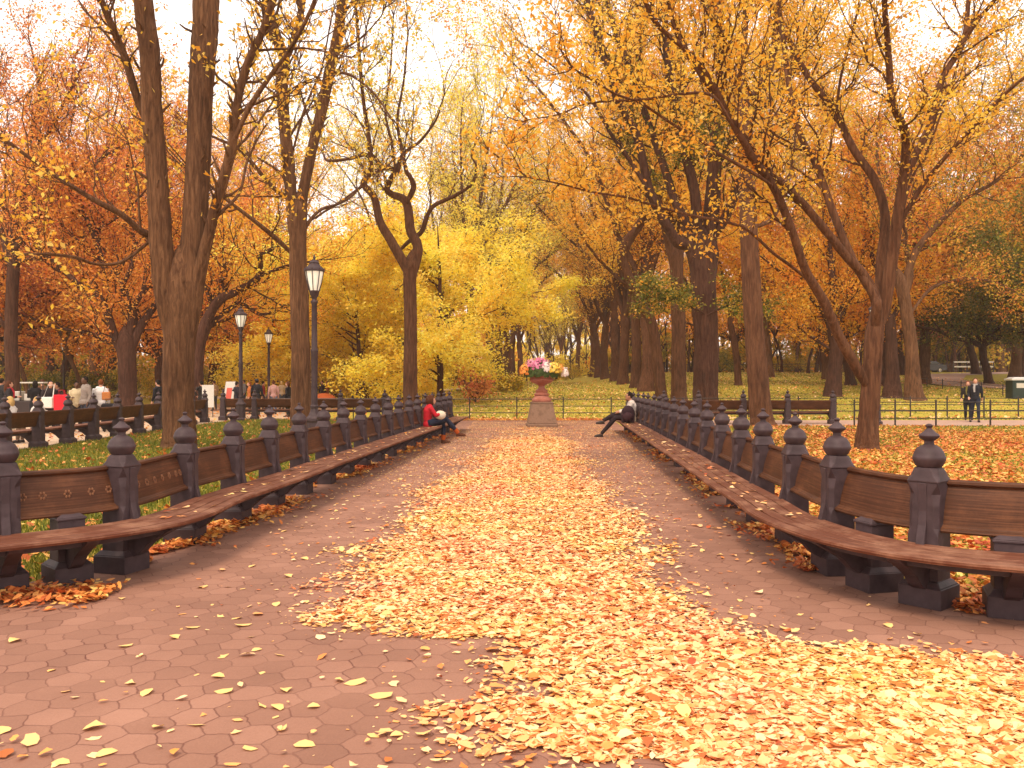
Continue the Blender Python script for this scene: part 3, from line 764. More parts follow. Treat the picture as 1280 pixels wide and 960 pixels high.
# ------------------------------------------------------------------ fences
def fence(pts, label, H=.92, rails=(.3, .58, .87), r=.018, pickets=0, group='low iron fences'):
    """pts: (x,y) of each post"""
    o = np.array(pts[0])
    root = thing('iron_fence', label, 'fence', (o[0], o[1], 0), 0, group)
    pm = MB(); pm.box((0, 0, H / 2), (.045, .045, H)); pm.ell((0, 0, H + .02), (.03, .03, .03), 8, 6)
    me = pm.mesh('post', M['iron_far'])
    Z = [float(g(x, y)) for x, y in pts]
    for (x, y), z in zip(pts, Z): link('post', me, root, (x - o[0], y - o[1], z))
    for h in rails:
        m = MB()
        for k in range(len(pts) - 1):
            a = (pts[k][0] - o[0], pts[k][1] - o[1], Z[k] + h); b = (pts[k + 1][0] - o[0], pts[k + 1][1] - o[1], Z[k + 1] + h)
            m.tube([a, b], r, 6)
        m.build('rail', M['iron_far'], root)
    if pickets:
        m = MB()
        for k in range(len(pts) - 1):
            for q in range(1, pickets):
                t = q / pickets
                x = pts[k][0] * (1 - t) + pts[k + 1][0] * t - o[0]; y = pts[k][1] * (1 - t) + pts[k + 1][1] * t - o[1]
                z = Z[k] * (1 - t) + Z[k + 1] * t
                m.box((x, y, z + H * .5), (.02, .02, H * .92))
        m.build('pickets', M['iron_far'], root)['kind'] = 'stuff'
    return root


def line(a, b, n): return [(a[0] + (b[0] - a[0]) * i / n, a[1] + (b[1] - a[1]) * i / n) for i in range(n + 1)]
fence([(pxX(p, 35), 35.0) for p in (528.5, 587, 646, 704, 764, 822)], 'three-rail black iron fence crossing behind the flower urn')
fence([(-10.4, 36.2), (-8.6, 36.1), (-6.8, 36.0), (-5.2, 35.8), (-3.95, 35.2)], 'iron fence behind the left bench run, ending at the twisted tree')
fence([(6.4, 36.6)] + [(pxX(p, 37), 37.0) for p in (872, 936, 998, 1045, 1091, 1138, 1184, 1230, 1273, 1320)], 'iron fence on the far edge of the right cross path')
fence([(pxX(1068, 29.9), 29.9), (pxX(1119, 29.9), 29.9), (pxX(1170, 29.85), 29.85), (pxX(1238, 29.8), 29.8), (18.8, 29.8), (20.8, 29.8)], 'iron fence on the near edge of the right cross path, beside the vase-shaped tree')
fence([(pxX(p, 51), 51) for p in (470, 483, 496, 508)], 'dark picket fence in front of the far trio, left of the twisted trunk', 1.0, (.2, .9), .012, 7)
fence(line((-1.6, 66), (1.2, 66), 3), 'short pale picket fence under the yellow tree', .9, (.2, .8), .012, 8)
lo = [(29.2, 61), (28.9, 58.5), (28.7, 56), (28.6, 53.5), (28.5, 51), (28.4, 48.6), (29.5, 47), (31, 46)]
fence(lo, 'low iron fence curving along the far right path', .62, (.2, .55), .014)
fence(line((12, 104), (60, 106), 16), 'far dark railing along the right skyline of the lawn', 1.1, (.3, .7, 1.05), .03)

# ------------------------------------------------------------------ lamps
M['glass'] = noise_mat('frosted_lamp_glass', (.82, .76, .62), (.95, .93, .86), 4, .25, bump=0, spec=.5)

_b = [n for n in M['glass'].node_tree.nodes if n.type == 'BSDF_PRINCIPLED'][0]
_b.inputs['Emission Color'].default_value = (1, .93, .76, 1); _b.inputs['Emission Strength'].default_value = .15      # the lanterns glow faintly


def make_lamp():
    root = thing('street_lamp', 'x', 'street lamp', (0, 0, 0), 0, 'park lamp posts')
    m = MB(); m.lathe([(.26, 0), (.26, .12), (.2, .16), (.19, .62), (.215, .66), (.215, .72), (.15, .78), (.11, .86), (.085, .95), (.1, .98), (.1, 1.02), (.075, 1.05)], n=8, phase=PI / 8)
    m.build('base', M['iron'], root)
    m = MB(); m.lathe([(.078, 1.04), (.075, 1.6), (.085, 2.3), (.092, 2.32), (.092, 2.36), (.072, 2.4), (.064, 3.45), (.085, 3.5), (.085, 3.53), (.06, 3.56), (.06, 3.6), (.11, 3.7), (.12, 3.76)], n=14)
    m.build('pole', M['iron'], root, True)
    lan = MB()
    for k in range(8):
        a = 2 * PI * k / 8
        prof = [(.115, 3.76), (.17, 3.95), (.212, 4.15), (.225, 4.25)]
        lan.tube([(r * math.cos(a), r * math.sin(a), z) for r, z in prof], .011, 5)
    lan.lathe([(.12, 3.75), (.125, 3.77), (.1, 3.79)], n=16)
    lan.lathe([(.225, 4.24), (.25, 4.25), (.25, 4.285), (.21, 4.3)], n=16)
    ln = lan.build('lantern', M['iron'], root)
    m = MB(); m.lathe([(.1, 3.775), (.155, 3.95), (.2, 4.15), (.212, 4.245), (.1, 4.25)], n=16); m.build('glass', M['glass'], ln, True)
    m = MB(); m.lathe([(.235, 4.286), (.22, 4.32), (.15, 4.38), (.12, 4.43), (.13, 4.45), (.09, 4.5), (.03, 4.53), (.025, 4.56), (.035, 4.58), (.02, 4.62), (.004, 4.66)], n=16)
    for k in range(8):
        a = 2 * PI * k / 8; m.ell((.235 * math.cos(a), .235 * math.sin(a), 4.3), (.018, .018, .028), 6, 4)
    m.build('cap', M['iron'], ln, True)
    return root


def copy_tree(o, parent=None):
    c = o.copy(); COL.objects.link(c)
    if parent: c.parent = parent
    for ch in list(o.children): copy_tree(ch, c)
    return c


LAMPS = [(393, 20.2, 'tallest black lamp post in front of the second big trunk on the left'),
         (301, 33.6, 'black lamp post where the two far bench rows meet, left of second big trunk'),
         (336, 47, 'black lamp post with glowing pale lantern just left of the second big trunk'),
         (80, 58, 'lamp post above the red bag and the crowd at far left'),
         (262, 92, 'small distant lamp post right of the big forked trunk'),
         (361, 100, 'small distant lamp post at the left edge of the second big trunk'),
         (464, 78, 'slim lamp post standing by the far group in white clothes'),
         (420, 120, 'tiniest distant lamp post between the tall lamp and the far group'),
         (1094, 31.0, 'dark lamp post half hidden behind the vase-shaped tree at right'),
         (1238, 112, 'thin far lamp post on the right beyond the walking couple')]
lamp0 = make_lamp()
for i, (p, Y, lb) in enumerate(LAMPS):
    o = lamp0 if i == 0 else copy_tree(lamp0)
    x = pxX(p, Y); o.location = (x, Y, float(g(x, Y))); o['label'] = lb; o.rotation_euler = (0, 0, i * .3)

# ------------------------------------------------------------------ urn with flowers
M['stone'] = noise_mat('weathered_stone', (.14, .08, .05), (.25, .15, .1), 5, .85, bump=.3, c3=(.2, .12, .085), bscale=30)
M['terracotta'] = noise_mat('red_granite_urn', (.27, .085, .055), (.42, .16, .11), 7, .5, bump=.15)
ux, uy = pxX(677, 29.9), 29.9
ped = thing('stone_pedestal', 'tapered brown stone pedestal carrying the flower urn', 'pedestal', (ux, uy, 0), .06)
m = MB(); m.box((0, 0, .06), (1.06, 1.06, .12)); m.box((0, 0, .47), (1.0, 1.0, .7), top=.74); m.build('block', M['stone'], ped, bevel=.02)
m = MB(); m.box((0, 0, .85), (.76, .76, .06)); m.build('cap_slab', M['stone'], ped, bevel=.01)
urn = thing('flower_urn', 'red stone urn on a tall stem on the pedestal, packed with flowers', 'urn', (ux, uy, .88), 0)
m = MB(); m.lathe([(.33, 0), (.35, .02), (.35, .09), (.31, .13), (.26, .17), (.24, .22), (.27, .25), (.27, .29), (.2, .33), (.22, .37), (.22, .41), (.14, .46), (.11, .52), (.115, .58), (.15, .62)], n=32); m.build('foot', M['terracotta'], urn, True)
m = MB(); m.lathe([(.14, .6), (.22, .64), (.36, .7), (.42, .75), (.43, .79), (.4, .82), (.41, .86), (.47, .9), (.48, .93), (.45, .95), (.38, .9)], n=36); m.build('bowl', M['terracotta'], urn, True)


def blossoms(name, c, r, n, mat, size, parent):
    V = []; Fs = []
    rg = np.random.default_rng(len(name))
    for i in range(n):
        d = rg.normal(size=3); d /= np.linalg.norm(d); d[2] = abs(d[2]) * .9 - .15
        p = np.array(c) + d * np.array(r) * rg.uniform(.75, 1.05)
        u = np.cross(d, rg.normal(size=3)); u /= np.linalg.norm(u); w = np.cross(d, u)
        k0 = len(V); s_ = size * rg.uniform(.7, 1.25)
        V.append(p + d * s_ * .2)
        for q in range(10):
            a = 2 * PI * q / 10; rr = s_ * (1 if q % 2 else .62)
            V.append(p + (u * math.cos(a) + w * math.sin(a)) * rr + d * s_ * (.25 if q % 2 else .05))
        Fs += [(k0, k0 + 1 + q, k0 + 1 + (q + 1) % 10) for q in range(10)]
    return big_mesh(name, V, Fs, mat, parent)


blossoms('greenery', (0, 0, .98), (.62, .55, .62), 1300, leaf_mat('urn_leaves', [(0, (.03, .06, .015)), (1, (.1, .14, .03))], .2), .06, urn)
for nm, c, r, n, col, sz in (('pink_flowers', (-.1, -.02, 1.2), (.56, .45, .5), 420, [(0, (.62, .12, .25)), (1, (.85, .4, .52))], .055),
                             ('white_flowers', (.16, -.38, 1.14), (.17, .2, .4), 150, [(0, (.82, .68, .66)), (1, (.9, .82, .76))], .05),
                             ('yellow_flowers', (.42, -.28, 1.1), (.28, .28, .42), 240, [(0, (.85, .58, .05)), (1, (.9, .75, .2))], .05),
                             ('orange_flowers', (-.6, -.15, 1.04), (.22, .3, .4), 140, [(0, (.8, .28, .04)), (1, (.88, .45, .1))], .05),
                             ('trailing_white_flowers', (.82, -.08, .98), (.14, .2, .38), 110, [(0, (.85, .72, .68)), (1, (.92, .84, .78))], .04),
                             ('orange_side_flowers', (.66, -.2, 1.14), (.12, .18, .26), 60, [(0, (.8, .3, .05)), (1, (.88, .45, .1))], .045)):
    blossoms(nm, c, r, n, leaf_mat(nm, col, .2), sz, urn)

# ------------------------------------------------------------------ bags, stands, cart, vehicles
def softbox(w, d, h, mat, name, parent, zc, voxel=.02):
    m = MB(); m.box((0, 0, zc), (w, d, h), top=.8, topy=.7)
    return link(name, remeshed(m, name, mat, voxel, 8), parent)


bp_ = thing('backpack', 'dark maroon-black backpack standing on the right bench beside the sitter', 'backpack', (3.24, 23.45, .45), -.2)
m = MB(); m.ell((0, 0, .24), (.2, .15, .25)); m.box((0, 0, .12), (.36, .26, .22)); link('pack', remeshed(m, 'pack', cm((.035, .016, .022)), .02, 4), bp_)
m = MB(); m.ell((0, -.15, .17), (.14, .07, .13)); m.build('front_pocket', cm((.05, .02, .026)), bp_, True)
for sx in (-.09, .09):
    m = MB(); m.tube([(sx, .13, .44), (sx, .2, .34), (sx, .2, .18), (sx, .14, .05)], .02, 6); m.build('shoulder_strap', cm((.02, .012, .014)), bp_, True)
bk = thing('handbag', 'pale cream bag with dark strap held in the lap of the red-jacketed sitter', 'bag', (-1.84, 21.58, .67), .3)
m = MB(); m.ell((0, 0, .07), (.15, .1, .12)); link('pouch', remeshed(m, 'pouch', cm((.75, .66, .52)), .015), bk)
m = MB(); m.tube([(.1 * math.cos(a), 0, .12 + .16 * math.sin(a)) for a in np.linspace(0, PI, 9)], .012, 6); m.build('strap', cm((.03, .02, .02)), bk, True)

rb = thing('shopping_bag', 'large bright red carrier bag among the promenade crowd', 'bag', (pxX(77, 25.6), 25.6, .72), .2)
m = MB(); m.box((0, 0, .24), (.4, .16, .48), top=1.06); m.build('sack', cm((.75, .03, .05)), rb, bevel=.02)
for sy in (-.05, .05):
    m = MB(); m.tube([(-.09, sy, .47), (-.07, sy, .62), (.07, sy, .62), (.09, sy, .47)], .01, 6); m.build('handle', cm((.5, .02, .03)), rb)
wbag = thing('shoulder_bag', 'white shoulder bag hanging at the side of the long-haired person', 'bag', (pxX(60, 25.7), 25.7, .8), -.2)
m = MB(); m.box((0, 0, .16), (.4, .14, .34)); link('sack', remeshed(m, 'sack', cm((.8, .76, .7)), .02, 6), wbag)
m = MB(); m.tube([(-.17, 0, .3), (-.05, .06, .68), (.12, .12, .7), (.17, 0, .3)], .016, 6); m.build('strap', cm((.78, .74, .68)), wbag, True)
ob = thing('shoulder_bag', 'orange-brown bag on the arm of the person in the white jacket', 'bag', (pxX(133, 26.8), 26.8, 1.02), .1)
m = MB(); m.box((0, 0, .12), (.26, .12, .26)); link('sack', remeshed(m, 'sack', cm((.55, .2, .06)), .02, 6), ob)
m = MB(); m.tube([(-.1, 0, .22), (-.05, 0, .42), (.02, 0, .42), (.1, 0, .22)], .012, 6); m.build('strap', cm((.4, .14, .05)), ob, True)
sc = thing('wheeled_suitcase', 'black upright wheeled bag behind the person in the white jacket', 'suitcase', (pxX(136, 26.6), 26.6, 0), .2)
m = MB(); m.box((0, 0, .5), (.42, .26, .82)); m.build('case', cm((.02, .018, .022)), sc, bevel=.05)
m = MB(); m.tube([(-.12, .1, .9), (-.12, .1, 1.05), (.12, .1, 1.05), (.12, .1, .9)], .012, 6); m.build('handle', M['iron_far'], sc)
for sx in (-.15, .15):
    m = MB(); m.tube([(sx - .02, .1, .05), (sx + .02, .1, .05)], .05, 12); m.build('wheel', M['iron_far'], sc)

WHITE = flat('white_panel', (.6, .56, .5), .5)
vc = thing('vendor_cart', 'dark framed cart with white boxes and canopy rail behind the promenade crowd', 'cart', (pxX(45, 30.5), 30.5, 0), .1)
m = MB(); m.box((0, 0, .55), (2.0, .8, .7)); m.build('counter', flat('dark_cart', (.05, .035, .035)), vc, bevel=.02)
m = MB()
for sx in (-.38, .38):
    for sy in (-.33, .33): m.tube([(sx, sy, .9), (sx, sy, 1.56)], .02, 6)
m.build('frame', M['iron_far'], vc)
m = MB(); m.box((0, 0, 1.56), (.8, .7, .05)); m.build('canopy', WHITE, vc, bevel=.01)
for sx, w, h in ((-.6, .26, .34), (-.2, .22, .25), (.45, .3, .2)):
    m = MB(); m.box((sx, 0, .91 + h / 2), (w, .5, h)); m.build('crate', WHITE, vc, bevel=.015)
for sx in (-.6, .6):
    m = MB(); m.tube([(sx, -.45, .2), (sx, -.39, .2)], .2, 18); m.build('wheel', M['iron_far'], vc)


def board(px, Y, w, h, tilt, rz, label, mat, art=None):
    r = thing('display_board', label, 'display board', (pxX(px, Y), Y, 0), rz, 'boards set out by the promenade')
    m = MB(); m.add([(x * w / 2, y + z * tilt, .45 + z * h) for z in (0, 1) for x in (-1, 1) for y in (-.015, .015)],
                    [(0, 2, 3, 1), (4, 5, 7, 6), (0, 4, 6, 2), (1, 3, 7, 5), (0, 1, 5, 4), (2, 6, 7, 3)])
    m.build('panel', mat, r)
    for sx in (-1, 1):
        m = MB(); m.tube([(sx * w * .4, -.05, 0), (sx * w * .4, tilt * .9 + .04, .45 + h * .9)], .018, 6); m.build('leg', M['iron_far'], r)
    m = MB(); m.tube([(0, tilt + .03, .4 + h), (0, tilt + .6, 0)], .018, 6); m.build('leg', M['iron_far'], r)
    if art:
        m = MB(); m.add([(x * w * .28, -.02 + z * tilt, .45 + z * h) for z in (.2, .75) for x in (-1, 1)], [(0, 1, 3, 2)]); m.build('print', art, r)


board(260, 37.5, .5, 1.0, .4, .35, 'white slanting display board beside the dark-coated person', WHITE)
board(284, 38.5, .5, 1.15, .3, -.25, 'pale display board with a small red print, left of the corner lamp post', WHITE, flat('red_print', (.6, .1, .07)))

oc = thing('hand_cart', 'low orange-covered cart at the edge of the far path, left of the tall lamp base', 'cart', (pxX(405, 50), 50, 0), .2)
m = MB(); m.ell((0, 0, .5), (.75, .45, .42)); link('cover', remeshed(m, 'cover', cm((.6, .15, .05)), .05), oc)
m = MB(); m.box((0, 0, .27), (1.5, .8, .12)); m.build('deck', flat('cart_deck', (.2, .16, .2)), oc)
for sx in (-.5, .5):
    for sy in (-.42, .42):
        m = MB(); m.tube([(sx, sy - .03, .17), (sx, sy + .03, .17)], .17, 16); m.build('wheel', M['iron_far'], oc)


def car(px, Y, rz, label, paint):
    x = pxX(px, Y)
    r = thing('parked_car', label, 'car', (x, Y, float(g(x, Y))), rz, 'cars parked far behind the trees')
    m = MB(); prof = [(-2.2, .3), (2.2, .3), (2.22, .62), (2.1, .82), (1.2, .95), (.55, 1.42), (-.9, 1.46), (-1.6, 1.0), (-2.15, .92), (-2.25, .6)]
    m.prism([(a, b) for a, b in prof], -.86, .86); m.build('body', paint, r, bevel=.05)
    for sx in (-1, 1):
        m = MB(); m.add([(sx * .865, a, b) for a, b in ((-1.4, 1.0), (1.0, .98), (.5, 1.36), (-.85, 1.4))], [(0, 1, 2, 3)]); m.build('side_window', GLZ, r)
        for sy in (-1.35, 1.35):
            m = MB(); m.tube([(sx * .7, sy, .33), (sx * .88, sy, .33)], .33, 18); w_ = m.build('wheel', M['iron_far'], r)
            m = MB(); m.tube([(sx * .881, sy, .33), (sx * .89, sy, .33)], .19, 14); m.build('rim', WHITE, w_)
        m = MB(); m.box((sx * .6, 2.2, .68), (.34, .08, .14)); m.build('headlight', WHITE, r)


GLZ = flat('dark_window', (.03, .035, .04), .15, .6, 0)
car(446, 118, 1.4, 'white parked car far behind the lamp and the group in white', flat('white_paint', (.8, .8, .82), .3, .5, 0))
car(1158, 108, 1.5, 'dark parked car at the far end of the curving right path', flat('dark_paint', (.05, .05, .065), .3, .5, 0))

bx = thing('storage_bin', 'dark green double-door bin with pale lid at the right edge of the photo', 'bin', (28.05, 46, float(g(28, 46))), -.1)
m = MB(); m.box((0, 0, .5), (1.6, .8, 1.0)); m.build('body', flat('dark_green_paint', (.018, .03, .026), .5), bx, bevel=.02)
m = MB(); m.box((0, 0, 1.05), (1.7, .9, .1)); m.box((0, 0, 1.14), (1.6, .8, .08), top=.8); m.build('lid', flat('pale_lid', (.62, .62, .62), .4), bx, bevel=.01)
for sx in (-.4, .4):
    d_ = MB(); d_.box((sx, -.41, .5), (.72, .03, .9)); d_ = d_.build('door', flat('green_door', (.024, .04, .034), .5), bx)
    m = MB(); m.box((sx, -.432, .72), (.4, .012, .26)); m.build('label_plate', WHITE, d_)


def barrier(px0, px1, Y, h, label):
    x0, x1 = pxX(px0, Y), pxX(px1, Y); z = float(g((x0 + x1) / 2, Y))
    r = thing('metal_barrier', label, 'barrier', ((x0 + x1) / 2, Y, z), 0, 'pale barriers on the far right path')
    w = x1 - x0
    for hh in (h, h * .55):
        m = MB(); m.box((0, 0, hh), (w, .09, .16)); m.build('rail', WHITE, r)
    for t in (-.5, -.17, .17, .5):
        m = MB(); m.box((w * t, 0, h / 2), (.1, .1, h)); m.build('leg', M['iron_far'], r)


barrier(1192, 1242, 101, 1.25, 'long pale barrier left and right of a dark far trunk')
barrier(1149, 1162, 101, 1.25, 'short pale barrier at the far end of the curving path')

# ------------------------------------------------------------------ trees
class Tree:
    def __init__(s, seed): s.r = np.random.default_rng(seed); s.polys = []; s.tw = []
    def poly(s, P, R, n): s.polys.append((np.asarray(P, float), np.asarray(R, float), n))
    def twig(s, P): s.tw.append(np.asarray(P, float))

    def grow(s, p, d, L, r, lvl, up=.15, wob=.22, nch=5, ang=(.45, 1.0), shrink=.55, leafl=1):
        n = 5 if lvl else 4
        P = [np.array(p, float)]; d = np.array(d, float); d /= np.linalg.norm(d)
        for i in range(n):
            d = d + s.r.normal(size=3) * wob + np.array([0, 0, up]); d /= np.linalg.norm(d)
            P.append(P[-1] + d * L / n)
        P = np.array(P)
        s.poly(P, np.linspace(r, max(r * .35, .004), n + 1), 6 if r > .05 else 4 if r > .02 else 3)
        if lvl <= leafl: s.twig(P)
        if lvl:
            for k in range(nch):
                t = s.r.uniform(.25, 1.0) * n; a = int(min(t, n - 1)); w = t - a
                q = P[a] * (1 - w) + P[a + 1] * w
                tg = P[a + 1] - P[a]; tg /= np.linalg.norm(tg)
                s.grow(q, s.rot(tg, *ang), L * shrink * s.r.uniform(.7, 1.25), max(r * .5, .007), lvl - 1, up, wob, nch, ang, shrink, leafl)

    def rot(s, tg, a0, a1):
        u = np.cross(tg, s.r.normal(size=3)); u /= np.linalg.norm(u)
        a = s.r.uniform(a0, a1)
        return tg * math.cos(a) + u * math.sin(a)

    def dress(s, P, R, step=.6, L=(1.2, 2.6), lvl=1, t0=.25, **kw):
        """side branches along a traced limb"""
        P = np.asarray(P); seg = np.linalg.norm(np.diff(P, axis=0), axis=1); S_ = np.concatenate([[0], np.cumsum(seg)])
        T_ = S_[-1]
        x = T_ * t0
        while x < T_:
            i = min(np.searchsorted(S_, x), len(P) - 1); i = max(i, 1)
            w = (x - S_[i - 1]) / max(seg[i - 1], 1e-6)
            q = P[i - 1] * (1 - w) + P[i] * w; tg = P[i] - P[i - 1]; tg /= np.linalg.norm(tg)
            rr = np.interp(x, S_, R)
            s.grow(q, s.rot(tg, .4, 1.1), s.r.uniform(*L), max(min(rr * .4, .05), .012), lvl, **kw)
            x += step * s.r.uniform(.5, 1.5)
        tg = P[-1] - P[-2]; tg /= np.linalg.norm(tg)
        for k in range(3): s.grow(P[-1], s.rot(tg, .05, .5), s.r.uniform(*L) * 1.3, max(R[-1] * .7, .015), lvl, **kw)

    def wood(s, base):
        V = []; Fs = []; o = 0
        for P, R, n in s.polys:
            P = P - base
            T = np.gradient(P, axis=0); T /= np.linalg.norm(T, axis=1)[:, None] + 1e-9
            ref = np.array([.37, -.2, .9]) if abs(T[0][2]) < .8 else np.array([.9, .3, .1])
            U = ref - (T @ ref)[:, None] * T; U /= np.linalg.norm(U, axis=1)[:, None] + 1e-9
            W = np.cross(T, U)
            a = np.arange(n) * 2 * PI / n
            RR = R[:, None] * np.ones(n)
            if n >= 12:
                z = np.arange(len(P))[:, None] * .35
                ph = s.r.uniform(0, 6, 3)
                RR = RR * (1 + .035 * np.sin(3 * a + z * .7 + ph[0]) + .025 * np.sin(7 * a - z * .4 + ph[1]) + .02 * np.sin(11 * a + z + ph[2]) + .025 * s.r.normal(size=RR.shape))
            ring = P[:, None, :] + RR[..., None] * (np.cos(a)[None, :, None] * U[:, None, :] + np.sin(a)[None, :, None] * W[:, None, :])
            V.append(ring.reshape(-1, 3))
            i = np.arange(len(P) - 1)[:, None] * n; k = np.arange(n)[None, :]; k2 = (k + 1) % n
            Fs.append((np.stack([i + k, i + k2, i + n + k2, i + n + k], -1) + o).reshape(-1, 4)); o += len(P) * n
        return np.concatenate(V), np.concatenate(Fs)

    def leaves(s, N, size, base, sig=.12, up=.5, keep=None):
        A = np.concatenate([t[:-1] for t in s.tw]); B = np.concatenate([t[1:] for t in s.tw])
        if keep is not None:
            m = keep(A); A = A[m]; B = B[m]
        L = np.linalg.norm(B - A, axis=1)
        i = s.r.choice(len(A), N, p=L / L.sum()); t = s.r.random((N, 1))
        p = A[i] * (1 - t) + B[i] * t + s.r.normal(size=(N, 3)) * sig * np.array([1, 1, .7])
        return leaf_quads(p - base, size, up, s.r)


def leaf_quads(p, size, up, r):
    N = len(p)
    n = r.normal(size=(N, 3)) * .55; n[:, 2] += up; n /= np.linalg.norm(n, axis=1)[:, None]
    u = np.cross(n, r.normal(size=(N, 3))); u /= np.linalg.norm(u, axis=1)[:, None] + 1e-9
    w = np.cross(n, u)
    L = (size * r.uniform(.65, 1.3, N))[:, None]; W = L * r.uniform(.26, .36, N)[:, None]
    fold = L * r.uniform(0, .16, N)[:, None]
    V = np.stack([p - u * L * .5, p + w * W + n * fold - u * L * .08, p + u * L * .5 - n * fold * .4, p - w * W + n * fold - u * L * .08], 1).reshape(-1, 3)
    return V, np.arange(4 * N).reshape(-1, 4)


def densify(P, R, step=.3):
    P = catmull(P, 8); R = np.interp(np.linspace(0, 1, len(P)), np.linspace(0, 1, len(R)), R)
    return P, R


WSC = .9


def limb_px(pts, ws, Y, dy=0, dy0=0):
    """pixel polyline [(x,y)], widths px -> world"""
    n = len(pts)
    out = []
    for i, (x, y) in enumerate(pts):
        t = i / max(1, n - 1)
        out.append(at(x, y, Y + dy0 + (dy - dy0) * t ** 1.3))
    ws = np.interp(np.linspace(0, 1, n), np.linspace(0, 1, len(ws)), ws) * WSC
    return np.array(out), np.array(ws) * Y / F / 2


def hero(name, label, group, seed, Y, trunk, limbs, bark, leafspec, dress, cat='tree', basez=None, keep=None, epi=False):
    """trunk: (pts, widths); limbs: [(pts, widths, dy0, dy1, dressflag)]"""
    T = Tree(seed)
    P, R = limb_px(trunk[0], trunk[1], Y)
    bx_, by_ = P[0][0], P[0][1]
    gz = float(g(bx_, by_)) if basez is None else basez
    P[0][2] = gz - .05
    # root flare
    P = np.vstack([P[:1], P[0] + (P[1] - P[0]) * .12, P[0] + (P[1] - P[0]) * .35, P[1:]]) if len(P) > 1 else P
    R = np.concatenate([[R[0] * 1.28], [R[0] * 1.06], [R[0] * .98], R[1:]])
    P, R = densify(P, R)
    Pt, Rt = P.copy(), R.copy()
    dE = P[-1] - P[-2]; dE /= np.linalg.norm(dE)
    P = np.vstack([P, P[-1] + dE * R[-1] * .7, P[-1] + dE * R[-1] * 1.5, P[-1] + dE * R[-1] * 2.2]); R = np.concatenate([R, [R[-1] * .85, R[-1] * .5, R[-1] * .06]])
    T.poly(P, R, 18)
    base = np.array([bx_, by_, gz])
    for pts, ws, d0, d1, fl in limbs:
        P, R = limb_px(pts, ws, Y, d1, d0)
        if np.linalg.norm(P[0] - Pt[-1]) < 3.2 * Rt[-1]:          # grows out of the trunk: begin deep inside it
            q = int(np.argmin(np.abs(Pt[:, 2] - (min(P[0][2], Pt[-1][2]) - 2.6 * Rt[-1]))))
            P = np.vstack([Pt[q:q + 1], P]); R = np.concatenate([[max(min(Rt[q] * .6, R[0] * 1.15), R[0] * .8)], R])
            P, R = densify(P, R)
        else:
            P, R = densify(P, R)
            R = R * np.interp(np.linspace(0, 1, len(R)), [0, 1.2 / max(len(pts), 2)], [.7, 1])
        T.poly(P, R, 14 if ws[0] > 9 else 8)
        if epi and ws[0] > 13: T.dress(P, R, step=.1, L=(.25, .7), lvl=0, t0=.3)
        if fl: T.dress(P, R, **{**dress, **(fl if isinstance(fl, dict) else {})})
    root = thing(name, label, cat, base, 0, group)
    n0 = 1 + len(limbs)
    allp = T.polys
    T.polys = allp[:n0]; V, Fc = T.wood(base); big_mesh('trunk', V, Fc, bark, root, True)
    if len(allp) > n0:
        T.polys = allp[n0:]; V, Fc = T.wood(base); big_mesh('twigs', V, Fc, bark, root, True)
    for lm, N, sz, sig, up, *kp in leafspec:
        V, Fc = T.leaves(N, sz, base, sig, up, kp[0] if kp else keep); big_mesh('crown', V, Fc, lm, root)
    return root


BIG = 'large trees beside the benches'
# T1: big forked trunk at left
hero('elm_tree', 'massive forked brown trunk left of the left bench, splitting into two thick bare stems', BIG, 1, 20,
     ([(224, 560), (223, 500), (225, 426), (226, 375), (226, 345)], [46, 41, 42, 46, 40]),
     [([(219, 440), (209, 375), (203, 320), (196, 213), (190, 133), (188, 67), (180, 0), (172, -110), (160, -220)], [30, 33, 31, 28, 27, 26, 25, 20, 12], 0, -1, dict(t0=.75)),
      ([(231, 440), (237, 375), (241, 320), (247, 213), (251, 133), (255, 67), (258, 0), (264, -120), (275, -240)], [34, 38, 35, 32, 33, 35, 36, 26, 14], 0, .5, dict(t0=.75)),
      ([(240, 400), (249, 345), (261, 293), (277, 233), (290, 183), (295, 143), (307, 87), (327, 43), (345, -10), (370, -80)], [18, 18, 15, 14, 13, 11, 10, 9, 8, 5], 0, -1.5, dict(t0=.5)),
      ([(293, 175), (313, 133), (340, 93), (366, 57), (393, 3), (410, -60)], [8, 7, 6, 5, 5, 3], -.8, -2.5, dict(t0=.4)),
      ([(188, 160), (172, 123), (157, 73), (142, 37), (127, 0), (110, -60)], [14, 11, 10, 9, 8, 5], 0, -1.5, dict(t0=.4)),
      ([(192, 305), (175, 288), (150, 267), (118, 250), (57, 211), (0, 170), (-40, 140)], [12, 9, 8, 7, 5, 4, 2], 0, -2.5, dict(t0=.35)),
      ([(190, 300), (153, 327), (120, 330), (87, 320), (26, 318), (-20, 330)], [6, 4.5, 4, 3.5, 3, 2], 0, -3, dict(t0=.3)),
      ([(262, 275), (280, 262), (300, 240), (310, 200), (330, 160)], [6, 5, 4, 3.5, 2], 0, 1.5, dict(t0=.3))],
     M['bark'], [(M['lf_gold'], 5200, .14, .14, .4)], dict(step=.5, L=(1.2, 3.2), lvl=2, nch=4), epi=True)
